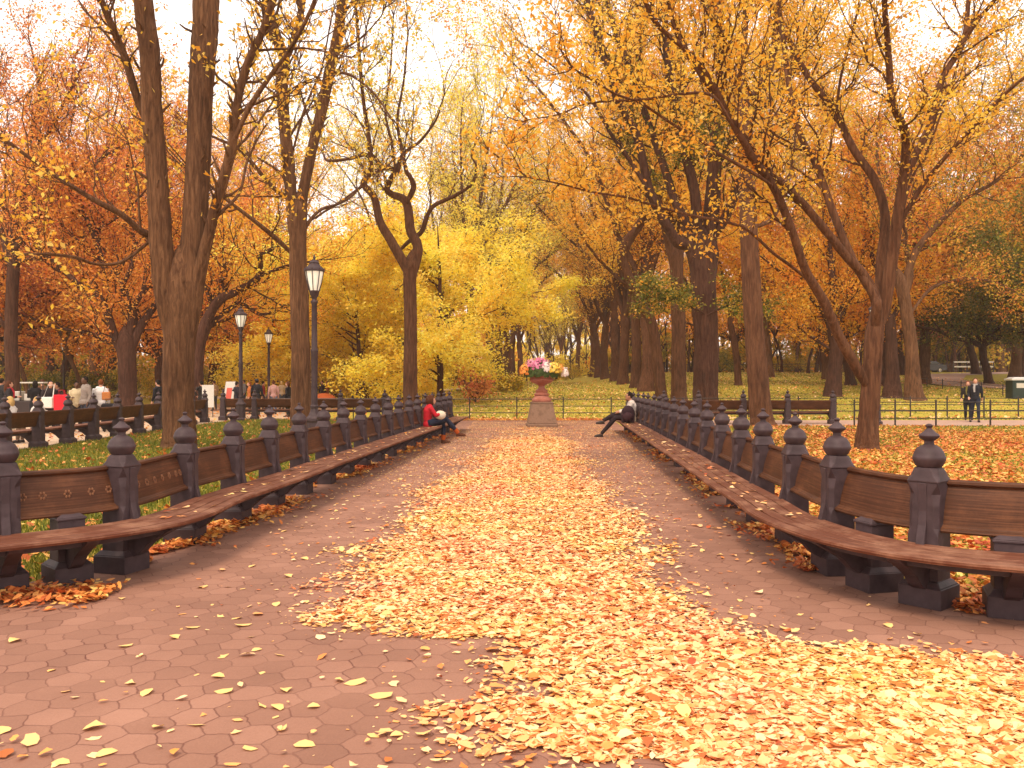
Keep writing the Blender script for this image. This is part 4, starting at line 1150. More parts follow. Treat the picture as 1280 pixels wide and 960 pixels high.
# T2
hero('elm_tree', 'straight brown trunk behind the tallest lamp post, forking into a V above it', BIG, 2, 29,
     ([(377, 533), (376, 484), (375, 400), (373, 320), (373, 262)], [30, 27, 25, 23, 24]),
     [([(368, 285), (365, 250), (360, 200), (355, 150), (353, 100), (356, 75), (343, 40), (335, 7), (325, -60), (310, -140)], [18, 16, 17, 16, 17, 15, 15, 14, 11, 6], 0, -1, dict(t0=.3)),
      ([(356, 80), (370, 43), (378, 5), (388, -60)], [11, 10, 9, 5], -.5, .5, 1),
      ([(376, 285), (378, 247), (390, 187), (402, 140), (413, 87), (423, 40), (428, 0), (440, -90), (455, -160)], [17, 15, 14, 15, 15, 14, 14, 10, 6], 0, 1, dict(t0=.3)),
      ([(364, 253), (340, 233), (300, 187), (280, 177), (240, 160)], [7, 6, 5, 4, 2], 0, -2, 1),
      ([(364, 316), (345, 298), (323, 280), (280, 247), (255, 225)], [8, 7, 6, 4, 3], 0, -2, 1),
      ([(362, 262), (355, 223), (327, 200), (290, 185)], [4, 4, 3, 2], 0, 1, 1),
      ([(366, 190), (380, 140), (392, 110), (403, 83), (415, 20)], [4, 3.5, 3, 2.5, 2], 0, -1, 1),
      ([(383, 283), (400, 263), (423, 255), (440, 245), (453, 230)], [5, 4.5, 4, 4, 3], 0, 3, 1),
      ([(412, 90), (440, 95), (470, 120), (490, 150)], [5, 4, 3, 2], 0, -1, 1)],
     M['bark'], [(M['lf_gold'], 6000, .15, .16, .4)], dict(step=.6, L=(1.2, 3.0), lvl=2, nch=4), epi=True)
# T3 twisted
hero('twisted_tree', 'slender tree with twisted antler-like limbs standing behind the red-jacketed sitter', BIG, 3, 34.5,
     ([(514, 527), (513, 470), (513, 400), (512, 347), (514, 330)], [22, 19, 18, 17, 20]),
     [([(512, 345), (506, 331), (490, 303), (475, 277), (468, 247), (455, 230), (463, 213), (461, 170), (455, 130), (450, 80), (446, 20), (440, -60)], [15, 14, 13, 11, 10, 9, 7, 6, 5, 5, 4, 2], 0, -1.5, dict(t0=.35)),
      ([(514, 345), (520, 325), (522, 307), (513, 288), (508, 253), (490, 243), (484, 236), (490, 222), (497, 214), (501, 198), (512, 186), (526, 176), (545, 150), (555, 120)], [16, 15, 14, 13, 12, 9, 8.5, 8, 7, 6, 5, 4, 3, 2], 0, 1, dict(t0=.45)),
      ([(497, 216), (490, 211), (478, 209), (467, 196), (455, 194), (435, 199), (410, 201), (404, 192)], [7, 7, 6.5, 6, 5.5, 4.5, 4, 2.5], .5, 1.5, dict(t0=.4)),
      ([(508, 253), (514, 243), (517, 232), (512, 220), (508, 214), (503, 190), (497, 150), (505, 100), (510, 40)], [9, 8, 8, 6.5, 6, 5, 4, 3, 2], 0, -1, 1),
      ([(501, 312), (510, 303), (520, 296), (528, 288), (535, 268), (543, 257), (557, 250), (572, 243), (590, 230), (595, 215), (595, 206), (590, 196), (592, 185)], [6, 6, 7, 7, 6.5, 6, 5.5, 5, 4, 3.5, 3, 2.5, 2], .5, -1, dict(t0=.35)),
      ([(456, 230), (440, 243), (430, 250), (410, 262), (387, 277)], [6, 5, 4.5, 3.5, 2], -.5, 1, dict(t0=.5)),
      ([(495, 217), (490, 180), (482, 140), (488, 90), (492, 20)], [5, 4, 3.5, 3, 2], .4, 1, 1)],
     M['bark_red'], [(M['lf_yellow'], 4800, .14, .2, .5)], dict(step=.6, L=(1.2, 3.0), lvl=2, nch=4))
# T4 vase shaped at right
hero('elm_tree', 'vase-shaped tree with many fanning limbs on the leafy right lawn', BIG, 4, 19.5,
     ([(1084, 563), (1085, 520), (1090, 460), (1093, 419), (1097, 392)], [32, 26, 25, 25, 20]),
     [([(1090, 492), (1072, 462), (1048, 419), (1030, 378), (1007, 338), (990, 289), (967, 235), (940, 195), (913, 150), (887, 100), (857, 63), (820, 30), (800, -10)], [15, 14.5, 13.5, 12.5, 11.5, 10.5, 10, 9, 8, 7, 6, 5, 3], 0, -4, dict(t0=.4)),
      ([(1096, 378), (1080, 345), (1057, 320), (1025, 280), (990, 240), (958, 213), (930, 172), (900, 127), (870, 85), (845, 40), (830, -20)], [15, 13, 12, 11, 10.5, 10, 9, 8, 7, 6, 4], 0, -2.5, dict(t0=.35)),
      ([(1096, 382), (1093, 370), (1066, 325), (1043, 271), (1021, 208), (1003, 177), (992, 140), (985, 100), (980, 60), (972, 0), (965, -60)], [13, 12, 11, 10.5, 10, 9, 8.5, 8, 7, 6, 4], -.3, 1.5, dict(t0=.35)),
      ([(1100, 392), (1101, 330), (1106, 271), (1093, 226), (1067, 187), (1043, 140), (1010, 97), (987, 53), (965, 10), (945, -50)], [16, 14, 13, 12, 11, 10, 9, 8, 7, 4], .2, 2.5, dict(t0=.4)),
      ([(1104, 385), (1117, 307), (1128, 231), (1131, 193), (1130, 163), (1115, 127), (1110, 67), (1105, 7), (1100, -70)], [19, 16, 13, 11, 10, 9, 8, 7, 4], 0, -2, dict(t0=.45)),
      ([(1126, 240), (1142, 199), (1165, 150), (1177, 100), (1203, 53), (1210, 0), (1215, -70)], [12, 11, 10, 9, 8, 6, 4], 0, 1, dict(t0=.25)),
      ([(1200, 60), (1222, 25), (1243, 0), (1265, -40)], [7, 6, 5, 3], .8, -.5, 1),
      ([(1112, 340), (1124, 284), (1151, 235), (1187, 190), (1213, 163), (1248, 125), (1280, 97), (1330, 60)], [8, 6.5, 6, 5.5, 5, 5, 4, 3], 0, -2.5, dict(t0=.25)),
      ([(1118, 300), (1133, 298), (1128, 270), (1140, 222), (1158, 190), (1180, 130), (1200, 70), (1215, 20)], [4, 4, 4, 3.5, 3, 3, 2.5, 2], 0, 2, 1),
      ([(1028, 372), (1012, 352), (985, 330), (967, 317), (933, 287), (900, 276), (867, 270), (820, 258), (783, 247), (740, 240), (700, 230), (660, 222)], [5, 4.5, 4.2, 4, 3.8, 3.6, 3.3, 3, 2.6, 2.2, 1.8, 1.2], -.3, -4.5, dict(t0=.3, step=.35, L=(.4, 1.1))),
      ([(965, 232), (947, 220), (900, 193), (870, 172), (843, 157), (807, 133), (790, 126), (733, 130), (700, 143), (660, 150)], [5, 4.5, 4, 3.6, 3.3, 3, 2.6, 2.2, 1.6, 1.2], -2, -5, dict(t0=.2, step=.35, L=(.5, 1.3))),
      ([(915, 155), (890, 120), (850, 118), (800, 125), (770, 118), (740, 100), (715, 85)], [4, 3.5, 3.2, 3, 2.5, 2, 1.2], -3, -5.5, dict(t0=.2, step=.35, L=(.5, 1.4))),
      ([(1045, 145), (1050, 100), (1062, 50), (1072, 10), (1080, -60)], [5, 4, 4, 3, 2], 1, 0, 1),
      ([(990, 180), (960, 160), (930, 100), (905, 50), (880, 10), (860, -40)], [4, 4, 3.5, 3, 2.5, 2], 0, -3, 1)],
     M['bark_red'], [(M['lf_gold'], 27000, .1, .14, .5)], dict(step=.36, L=(.8, 2.2), lvl=1, nch=6))
# T5 tall straight trunk
hero('elm_tree', 'tall straight brown trunk between the right bench and the dark double trunk', BIG, 5, 30.5,
     ([(953, 530), (947, 470), (943, 419), (938, 329), (934, 240), (930, 160), (926, 117)], [31, 28, 26, 25, 23, 21, 21]),
     [([(926, 130), (917, 100), (905, 60), (895, 0), (885, -80), (870, -150)], [15, 13, 12, 11, 8, 4], 0, -1, dict(t0=.2)),
      ([(928, 130), (945, 112), (958, 95), (968, 60), (976, 0), (990, -90)], [14, 12, 11, 10, 8, 4], 0, 1, dict(t0=.2)),
      ([(926, 120), (928, 70), (932, 20), (940, -60)], [12, 10, 9, 5], 0, .5, dict(t0=.2)),
      ([(938, 285), (952, 281), (967, 271), (980, 240), (990, 208), (993, 177), (1000, 140)], [6, 6, 6, 5.5, 5, 4, 3], 0, 2, 1),
      ([(930, 160), (960, 148), (1000, 135), (1040, 128), (1060, 115)], [6, 5.5, 5, 4, 3], 0, 2, 1)],
     M['bark_red'], [(M['lf_gold'], 17000, .12, .18, .5)], dict(step=.55, L=(1.2, 3.2), lvl=2, nch=4))
# T6 dark double trunk
hero('elm_tree', 'very dark double trunk with dark spreading limbs and green sprouts, behind the right bench', BIG, 6, 38,
     ([(883, 512), (882, 470), (882, 424), (880, 360), (880, 318)], [36, 34, 33, 34, 40]),
     [([(872, 345), (862, 310), (847, 303), (837, 287), (822, 262), (810, 233), (797, 173), (780, 140), (767, 110), (743, 33), (725, -40)], [18, 16, 15, 14, 13, 12, 11, 10, 9, 8, 4], 0, -2, dict(t0=.35)),
      ([(866, 320), (858, 280), (843, 250), (827, 200), (810, 153), (790, 93), (767, 33), (750, -40)], [15, 13, 12, 11, 10, 9, 7, 4], 0, 1.5, dict(t0=.3)),
      ([(872, 330), (870, 260), (865, 225), (853, 180), (843, 127), (833, 67), (830, 17), (820, -60)], [18, 15, 14, 13, 11, 9, 8, 4], 0, -1, dict(t0=.3)),
      ([(884, 330), (889, 267), (893, 200), (897, 147), (900, 110), (897, 60), (890, 0), (885, -70)], [24, 22, 19, 16, 13, 10, 8, 4], 0, 0, dict(t0=.35)),
      ([(893, 212), (913, 180), (933, 160), (967, 120), (990, 90), (1010, 40)], [11, 10, 9, 7, 5, 3], 0, 2, dict(t0=.3)),
      ([(890, 300), (904, 277), (920, 240), (933, 200), (950, 165), (985, 180 - 30), (1000, 100)], [14, 13, 12, 10, 8, 6, 3], 0, -1.5, dict(t0=.35)),
      ([(820, 255), (790, 205), (765, 170), (735, 120), (700, 90), (660, 60)], [7, 6, 5, 4, 3, 2], -1, -2, 1),
      ([(845, 130), (870, 80), (880, 30), (900, -40)], [6, 5, 4, 3], 0, 1, 1),
      ([(880, 392), (862, 382), (845, 375), (832, 374)], [4, 3, 2.5, 1.5], -.5, -2, dict(t0=.3, step=.3, L=(.5, 1.1), up=.02)),
      ([(884, 394), (900, 386), (915, 381), (930, 381)], [4, 3, 2.5, 1.5], -.5, -2, dict(t0=.3, step=.3, L=(.5, 1.1), up=.02))],
     M['bark_dark'], [(M['lf_gold'], 14000, .13, .18, .5), (M['lf_olive'], 5000, .13, .25, .5), (M['lf_green'], 2600, .13, .15, .6, lambda A: A[:, 2] < 6.2), (M['lf_green'], 7000, .13, .2, .5, lambda A: (A[:, 2] < 13.5) & (np.abs(A[:, 0] - 7.2) < 2.2))], dict(step=.6, L=(1.2, 3.4), lvl=2, nch=4))
# green sprouts on it are the olive part. T7 + leaning tree
hero('elm_tree', 'plain grey-brown trunk immediately left of the dark double trunk', BIG, 7, 45,
     ([(849, 496), (848, 460), (848, 395), (846, 340), (845, 318)], [22, 20, 19, 18, 20]),
     [([(842, 330), (830, 280), (815, 220), (795, 150), (770, 90), (745, 40)], [12, 11, 9, 8, 6, 3], 0, -2, dict(t0=.2)),
      ([(848, 330), (852, 260), (850, 190), (846, 120), (850, 50)], [13, 11, 10, 8, 4], 0, 2, dict(t0=.2)),
      ([(846, 325), (835, 260), (822, 200), (805, 130), (800, 60)], [10, 9, 8, 6, 3], 0, 3, dict(t0=.2))],
     M['bark_red'], [(M['lf_gold'], 16000, .18, .25, .5)], dict(step=.6, L=(1.2, 3.0), lvl=1, nch=5))
hero('leaning_tree', 'crooked trunk with a big elbow bend leaning left, beyond the man on the right bench', BIG, 8, 49,
     ([(827, 492), (822, 450), (815, 405), (804, 383), (796, 366), (786, 350), (780, 337), (778, 322), (783, 305), (794, 288), (803, 276)], [16, 14, 14, 16, 18, 19, 17, 15, 14, 13, 12]),
     [([(798, 282), (808, 262), (812, 235), (806, 200), (795, 150), (790, 100)], [11, 10, 9, 8, 6, 3], 0, -1, dict(t0=.1)),
      ([(800, 280), (822, 265), (835, 230), (845, 180), (850, 130)], [9, 8, 7, 6, 3], 0, 2, dict(t0=.1)),
      ([(795, 366), (770, 345), (745, 320), (725, 290), (715, 260)], [6, 5, 4, 3, 2], 0, -2, dict(t0=.3))],
     M['bark_red'], [(M['lf_gold'], 10000, .18, .25, .5)], dict(step=.6, L=(1.0, 2.6), lvl=1, nch=5))
# T8 orange
hero('spreading_tree', 'thick low-forking trunk with orange-red leaves behind the bench crowd, left of the big fork', BIG, 9, 42,
     ([(161, 516), (159, 480), (159, 450), (158, 430)], [27, 24, 24, 26]),
     [([(155, 445), (144, 423), (135, 394), (123, 370), (100, 356), (70, 330), (40, 300), (10, 270)], [14, 12, 10, 9, 8, 6, 5, 3], 0, -2, dict(t0=.2)),
      ([(160, 445), (163, 417), (166, 394), (155, 365), (147, 353), (130, 330), (118, 295), (100, 250), (90, 200)], [15, 14, 13, 11, 10, 8, 7, 5, 3], 0, 1, dict(t0=.25)),
      ([(163, 440), (176, 408), (188, 390), (196, 379), (215, 350), (232, 310), (240, 260)], [13, 11, 10, 9, 7, 5, 3], 0, 2, dict(t0=.25)),
      ([(166, 395), (172, 375), (182, 362), (193, 344), (200, 310), (205, 260), (200, 190)], [9, 8, 7, 6, 5, 4, 2], 0, -1, dict(t0=.2)),
      ([(152, 360), (165, 330), (168, 280), (160, 220), (165, 160)], [7, 6, 5, 4, 2], 0, 2, 1)],
     M['bark_dark'], [(M['lf_orange'], 24000, .15, .3, .5)], dict(step=.5, L=(1.5, 3.6), lvl=1, nch=6))
hero('spreading_tree', 'low curving limb tree with golden leaves, seen just right of the big forked trunk', BIG, 10, 41,
     ([(246, 512), (246, 461), (249, 432), (258, 403)], [20, 17, 17, 17]),
     [([(255, 410), (264, 390), (270, 380), (280, 371), (292, 366), (308, 357), (322, 347), (326, 335), (326, 318), (334, 314), (341, 310), (340, 302)], [15, 14, 13, 12, 11, 9, 9, 7, 6.5, 6, 5, 3], 0, -1, dict(t0=.5)),
      ([(266, 385), (263, 373), (258, 360), (253, 352), (250, 335)], [9, 8, 7, 6, 4], 0, .6, 1),
      ([(270, 380), (280, 368), (280, 358), (276, 352), (283, 345), (280, 335)], [7, 6, 6, 5, 4, 3], 0, -1, 1),
      ([(320, 348), (338, 340), (350, 335), (365, 331), (400, 325)], [5, 4.5, 4, 4, 2], -.7, 0, 1),
      ([(255, 415), (275, 395), (300, 380), (325, 393), (345, 388)], [8, 7, 6, 5, 3], 0, 2, 1)],
     M['bark_dark'], [(M['lf_amber'], 8000, .15, .3, .5)], dict(step=.45, L=(1.2, 3.2), lvl=1, nch=6))
hero('elm_tree', 'dark trunk near the left edge of the photo under rust foliage', BIG, 11, 45,
     ([(18, 505), (17, 487), (14, 430), (15, 380), (17, 330)], [21, 18, 17, 16, 16]),
     [([(17, 335), (16, 300), (22, 260), (40, 220), (60, 170), (85, 120), (110, 70)], [12, 10, 9, 7, 6, 4, 2], 0, -2, dict(t0=.15)),
      ([(16, 340), (5, 300), (-10, 250), (-15, 180), (0, 110)], [11, 9, 8, 6, 3], 0, 2, dict(t0=.15)),
      ([(17, 335), (30, 290), (60, 260), (100, 220), (140, 190), (190, 170)], [9, 8, 7, 5, 4, 2], 0, -3, dict(t0=.15)),
      ([(14, 420), (0, 400), (-30, 370), (-60, 340)], [8, 7, 5, 3], 0, -1, dict(t0=.3)),
      ([(18, 330), (50, 320), (95, 300), (150, 270), (190, 230)], [6, 5, 4, 3, 2], 0, -4, dict(t0=.2)),
      ([(18, 300), (30, 240), (35, 180), (50, 120), (40, 60)], [7, 6, 5, 4, 2], 0, 0, dict(t0=.2))],
     M['bark_dark'], [(M['lf_rust'], 9000, .15, .25, .4), (M['lf_orange'], 10000, .15, .3, .5)], dict(step=.45, L=(1.2, 3.2), lvl=1, nch=6))
# T4b
hero('elm_tree', 'slim trunk forking low, right behind the vase-shaped tree, with a rust crown', BIG, 12, 45,
     ([(1143, 499), (1141, 470), (1139, 437), (1132, 383), (1126, 352)], [26, 20, 17, 16, 17]),
     [([(1130, 365), (1142, 320), (1169, 284), (1205, 249), (1245, 226), (1280, 192), (1320, 160)], [11, 10, 8, 6, 5, 4, 2], 0, -2, dict(t0=.2)),
      ([(1127, 358), (1120, 343), (1112, 300), (1100, 240), (1095, 170)], [9, 8, 7, 5, 3], 0, 2, dict(t0=.2)),
      ([(1138, 345), (1134, 318), (1131, 293), (1140, 250), (1160, 180), (1180, 110)], [8, 7, 6, 5, 4, 2], 0, 2, dict(t0=.3)),
      ([(1139, 390), (1165, 360), (1200, 350), (1240, 352), (1280, 370)], [6, 5, 4, 3, 2], 0, 2, dict(t0=.3))],
     M['bark'], [(M['lf_orange'], 9000, .15, .3, .5), (M['lf_olive'], 7000, .15, .35, .5)], dict(step=.5, L=(1.3, 3.2), lvl=1, nch=6))
hero('elm_tree', 'rough gnarled dark trunk with little side shoots, just left of the vase-shaped tree', BIG, 13, 48,
     ([(1041, 494), (1043, 465), (1045, 437), (1040, 405)], [24, 19, 18, 16]),
     [([(1040, 415), (1025, 385), (1000, 360), (975, 340), (950, 320)], [9, 7, 6, 4, 2], 0, -2, dict(t0=.1)),
      ([(1040, 412), (1042, 360), (1035, 300), (1030, 240), (1040, 170)], [12, 10, 8, 6, 3], 0, 2, dict(t0=.1)),
      ([(1042, 412), (1060, 370), (1075, 330), (1085, 270), (1080, 200)], [9, 8, 6, 5, 3], 0, 2, dict(t0=.1)),
      ([(1043, 440), (1020, 425), (1005, 415), (990, 400)], [5, 4, 3, 2], 0, -1, dict(t0=.3))],
     M['bark_dark'], [(M['lf_amber'], 18000, .17, .3, .5)], dict(step=.5, L=(1.2, 3.0), lvl=1, nch=6))
hero('elm_tree', 'gnarled dark stump-like trunk with shoots, right behind the vase-shaped tree stem', BIG, 14, 47,
     ([(1115, 498), (1116, 470), (1114, 430), (1112, 400)], [26, 18, 15, 14]),
     [([(1112, 408), (1105, 370), (1090, 320), (1080, 250)], [9, 8, 6, 3], 0, 3, dict(t0=.1)),
      ([(1113, 408), (1124, 380), (1140, 330), (1150, 260), (1165, 200)], [8, 7, 6, 4, 2], 0, 3, dict(t0=.1))],
     M['bark_dark'], [(M['lf_amber'], 9000, .17, .3, .5)], dict(step=.5, L=(1.2, 2.6), lvl=1, nch=5))
hero('twisted_tree', 'thin S-curved trunk on the lawn between the dark double trunk and the tall straight one', BIG, 15, 61,
     ([(923, 487), (921, 450), (917, 424), (913, 405), (914, 392)], [10, 9, 9, 8, 8]),
     [([(914, 398), (922, 372), (925, 350), (932, 310), (945, 270)], [6, 5, 4, 3, 2], 0, 1, dict(t0=.2)),
      ([(914, 396), (905, 365), (903, 345), (895, 310), (880, 280)], [5, 4, 4, 3, 2], 0, -1, dict(t0=.2))],
     M['bark_red'], [(M['lf_amber'], 9000, .2, .35, .5)], dict(step=.5, L=(1.2, 2.6), lvl=1, nch=5))


# ---- generated kinds, one mesh each, copied
def kind(seed, h, r0, fork, nl, a0, a1, curve, N, size, sig, up=.5, lvl=2, lean=.05, fine=False, tier=False):
    T = Tree(seed)
    P = [np.zeros(3)]; d = np.array([0, 0, 1.])
    for i in range(6):
        d = d + np.array([*T.r.normal(size=2) * lean, 0]); d /= np.linalg.norm(d); P.append(P[-1] + d * fork / 6)
    P = np.array(P); R = np.array([1.5, 1.08, 1, .95, .92, .92, .95]) * r0
    P, R = densify(P, R)
    T.poly(np.vstack([P, P[-1] + [0, 0, r0], P[-1] + [0, 0, r0 * 1.8]]), np.concatenate([R, [r0 * .6, r0 * .05]]), 12)
    limbs = []
    for k in range(nl):
        az = 2 * PI * (k + T.r.uniform(-.3, .3)) / nl; a = T.r.uniform(a0, a1)
        dd = np.array([math.sin(a) * math.cos(az), math.sin(a) * math.sin(az), math.cos(a)])
        L = (h - fork) * T.r.uniform(.8, 1.1)
        st = P[-1] if not tier else np.array([0, 0, fork * .5]) + np.array([0, 0, (h - fork * .5) * k / nl * .8])
        if tier: L = (h * .66) * math.sin(PI * (.22 + .7 * k / nl)) * T.r.uniform(.7, 1.12)
        Q = [st]
        q0 = st - np.array([0, 0, r0 * 2.8])
        for i in range(7):
            dd = dd + T.r.normal(size=3) * .12 + np.array([math.cos(az), math.sin(az), 0]) * curve; dd /= np.linalg.norm(dd); Q.append(Q[-1] + dd * L / 7)
        Q = np.array(Q); RQ = np.linspace(r0 * (.55 if not tier else .3), r0 * .1, 8)
        if not tier: Q = np.vstack([q0, Q]); RQ = np.concatenate([[r0 * .62], RQ])
        limbs.append((Q, RQ))
    for Q, RQ in limbs:
        q, r = densify(Q, RQ); T.poly(q, r, 8)
    if tier: T.poly(np.array([P[-1], [0, 0, h * .7], [0.2, 0, h]]), np.array([r0 * .9, r0 * .5, .02]), 8)
    n0 = len(T.polys)
    for Q, RQ in limbs: T.dress(Q, RQ, step=h * (.04 if fine else .05), L=(h * .1, h * .2), lvl=2 if fine else 1, t0=.15, nch=4 if fine else 5, up=.1 if not tier else -.01)
    allp = T.polys; z = np.zeros(3)
    T.polys = allp[:n0]; V, Fc = T.wood(z); tr = big_mesh('trunk', V, Fc, M['bark'], None, True)
    T.polys = allp[n0:]; V, Fc = T.wood(z); tw = big_mesh('twigs', V, Fc, M['bark'], None, True)
    V, Fc = T.leaves(N, size, z, sig, up); cr = big_mesh('crown', V, Fc, M['lf_gold'])
    out = (tr.data, tw.data, cr.data)
    for o in (tr, tw, cr): bpy.data.objects.remove(o)
    return out


KINDS = {'vase': kind(101, 25, .44, 6, 6, .14, .42, .04, 26000, .2, .3, fine=True),
         'vase2': kind(102, 26, .42, 7, 5, .16, .5, .045, 26000, .2, .3, fine=True),
         'bare': kind(111, 25, .4, 7, 5, .16, .5, .045, 14000, .19, .3, fine=True),
         'round': kind(103, 14, .3, 3.0, 7, .4, 1.1, .02, 36000, .19, .4, fine=True),
         'twist': kind(104, 13, .24, 3.4, 5, .5, 1.0, -.02, 18000, .19, .35, lean=.14),
         'layer': kind(105, 10.5, .2, 2.2, 20, .85, 1.25, .035, 44000, .18, .2, .95, tier=True),
         'thin': kind(106, 11, .13, 4, 5, .3, .8, .02, 7000, .22, .35, lean=.1)}


def plant(kd, px, Y, sc, leaf, label, group, bark='bark', rz=None, name='tree', sz=None):
    x = px if abs(px) < 0 else pxX(px, Y); z = float(g(x, Y))
    rz = random.uniform(0, 6.28) if rz is None else rz
    root = thing(name, label, 'tree', (x, Y, z - .05), rz, group)
    root.scale = (sc, sc, sc * (sz or 1))
    for nm, me, mt in zip(('trunk', 'twigs', 'crown'), KINDS[kd], (bark, bark, leaf)):
        o = link(nm, me, root); o.material_slots[0].link = 'OBJECT'; o.material_slots[0].material = M[mt]
    return root


AVL = 'left file of elms down the middle lawn'; AVR = 'right file of elms down the middle lawn'
ORG = 'orange trees behind the promenade'; YEL = 'yellow trees behind the left bench'; RGT = 'trees beyond the right lawn'
for i, (px, Y) in enumerate(((590, 74), (612, 86), (622, 97), (632, 110), (641, 124), (649, 140))):
    plant('bare' if i < 2 else 'vase' if i % 2 else 'vase2', px, Y, 1.05, 'lf_yellow' if i < 3 else 'lf_gold', ['elm rising behind the big yellow tree, first of the left file', 'second elm of the left file, at the yellow tree edge', 'third elm trunk of the left file counted from the yellow tree', 'fourth elm trunk of the left file, left of the urn flowers', 'fifth elm trunk of the left file, just above the urn flowers', 'farthest elm of the left file, next to the avenue opening'][i], AVL, 'bark_red', name='elm_tree')
for px, Y, lb in ((701, 168, 'far elm closing the avenue opening, right one'), (684, 178, 'far elm closing the avenue opening, left one'), (722, 150, 'far elm just inside the right file at the avenue opening')):
    plant('vase', px, Y, .95, 'lf_yellow', lb, AVR, 'bark_red', name='elm_tree')
for i, (px, Y) in enumerate(((808, 59), (795, 67), (779, 77), (768, 87), (757, 97), (748, 110), (740, 124))):
    plant('bare' if i in (1, 3) else 'vase2' if i % 2 else 'vase', px, Y, 1.0, 'lf_gold' if i % 3 else 'lf_amber', ['elm trunk of the right file nearest the leaning crooked tree', 'second elm trunk of the right file behind the seated man', 'third elm trunk of the right file, broad and reddish', 'fourth elm trunk of the right file', 'fifth elm trunk of the right file', 'sixth elm trunk of the right file, near the avenue opening', 'farthest elm trunk of the right file, edging the avenue opening'][i], AVR, 'bark_red', name='elm_tree')
for a in (('layer', 550, 47, .95, 'lf_yellow', 'bright yellow tree with layered sprays reaching the grass, right of the twisted tree'),
          ('layer', 445, 50, .85, 'lf_yellow', 'low yellow tree left of the twisted trunk, above the far group'),
          ('layer', 392, 60, 1.0, 'lf_yellow', 'yellow tree between the second big trunk and the tallest lamp'),
          ('layer', 458, 55, 1.15, 'lf_yellow', 'glowing yellow tree between the tallest lamp and the twisted tree'),
          ('layer', 505, 62, 1.1, 'lf_yellow', 'yellow tree directly behind the twisted trunk'),
          ('layer', 420, 70, 1.2, 'lf_yellow', 'yellow-gold tree behind the tallest lamp post'),
          ('bare', 500, 84, 1.0, 'lf_yellow', 'tall thin-crowned elm rising above the yellow trees'),
          ('bare', 560, 92, 1.1, 'lf_gold', 'tall elm above the yellow trees beside the bright sky gap'),
          ('round', 395, 92, 1.1, 'lf_gold', 'gold tree far behind the second big trunk'),
          ('twist', 345, 66, 1.0, 'lf_amber', 'crooked tree with amber leaves behind the pale-glowing lamp'),
          ('twist', 318, 72, 1.1, 'lf_gold', 'crooked thin tree with gold leaves between the two middle lamps'),
          ('thin', 430, 74, 1.1, 'lf_olive', 'thin olive-leaved tree left of the far group'),
          ('thin', 415, 60, .9, 'lf_yellow', 'thin dark stem in yellow leaves right of the tallest lamp')):
    plant(*a, YEL, 'bark_dark' if a[0] in ('twist', 'thin', 'layer') else 'bark')
for a in (('thin', 36, 54, 1.1, 'lf_rust', 'thin forked trunk right of the dark left-edge trunk'),
          ('thin', 103, 57, 1.1, 'lf_orange', 'thin leaning trunk above the cream and grey jackets'),
          ('round', 76, 64, 1.2, 'lf_orange', 'orange tree with dark trunk right behind the leftmost lamp post'),
          ('round', 203, 54, 1.1, 'lf_orange', 'orange tree with dark trunk tucked left of the big forked trunk'),
          ('round', 60, 84, 1.4, 'lf_rust', 'rust tree far behind the vendor cart'),
          ('vase', 120, 78, 1.1, 'lf_orange', 'tall orange tree behind the low-forking trunk'),
          ('round', -60, 52, 1.2, 'lf_rust', 'rust tree cut by the left photo edge, nearer one'),
          ('vase2', -40, 74, 1.1, 'lf_rust', 'tall rust tree at the left photo edge, farther one'),
          ('round', 265, 78, 1.3, 'lf_amber', 'amber tree whose brown trunk stands behind the small lamp right of the fork'),
          ('round', 289, 88, 1.3, 'lf_amber', 'amber tree with paired dark trunks left of the corner lamp post'),
          ('vase', 225, 95, 1.15, 'lf_orange', 'tall orange tree seen through the big fork'),
          ('vase2', 170, 105, 1.25, 'lf_orange', 'tall far orange tree above the low-forking trunk'),
          ('round', 10, 98, 1.5, 'lf_orange', 'large orange tree far behind the left-edge trunk'),
          ('vase', 330, 104, 1.2, 'lf_gold', 'tall gold tree far between the fork and the second trunk')):
    plant(*a, ORG, 'bark_dark' if a[0] == 'round' else 'bark')
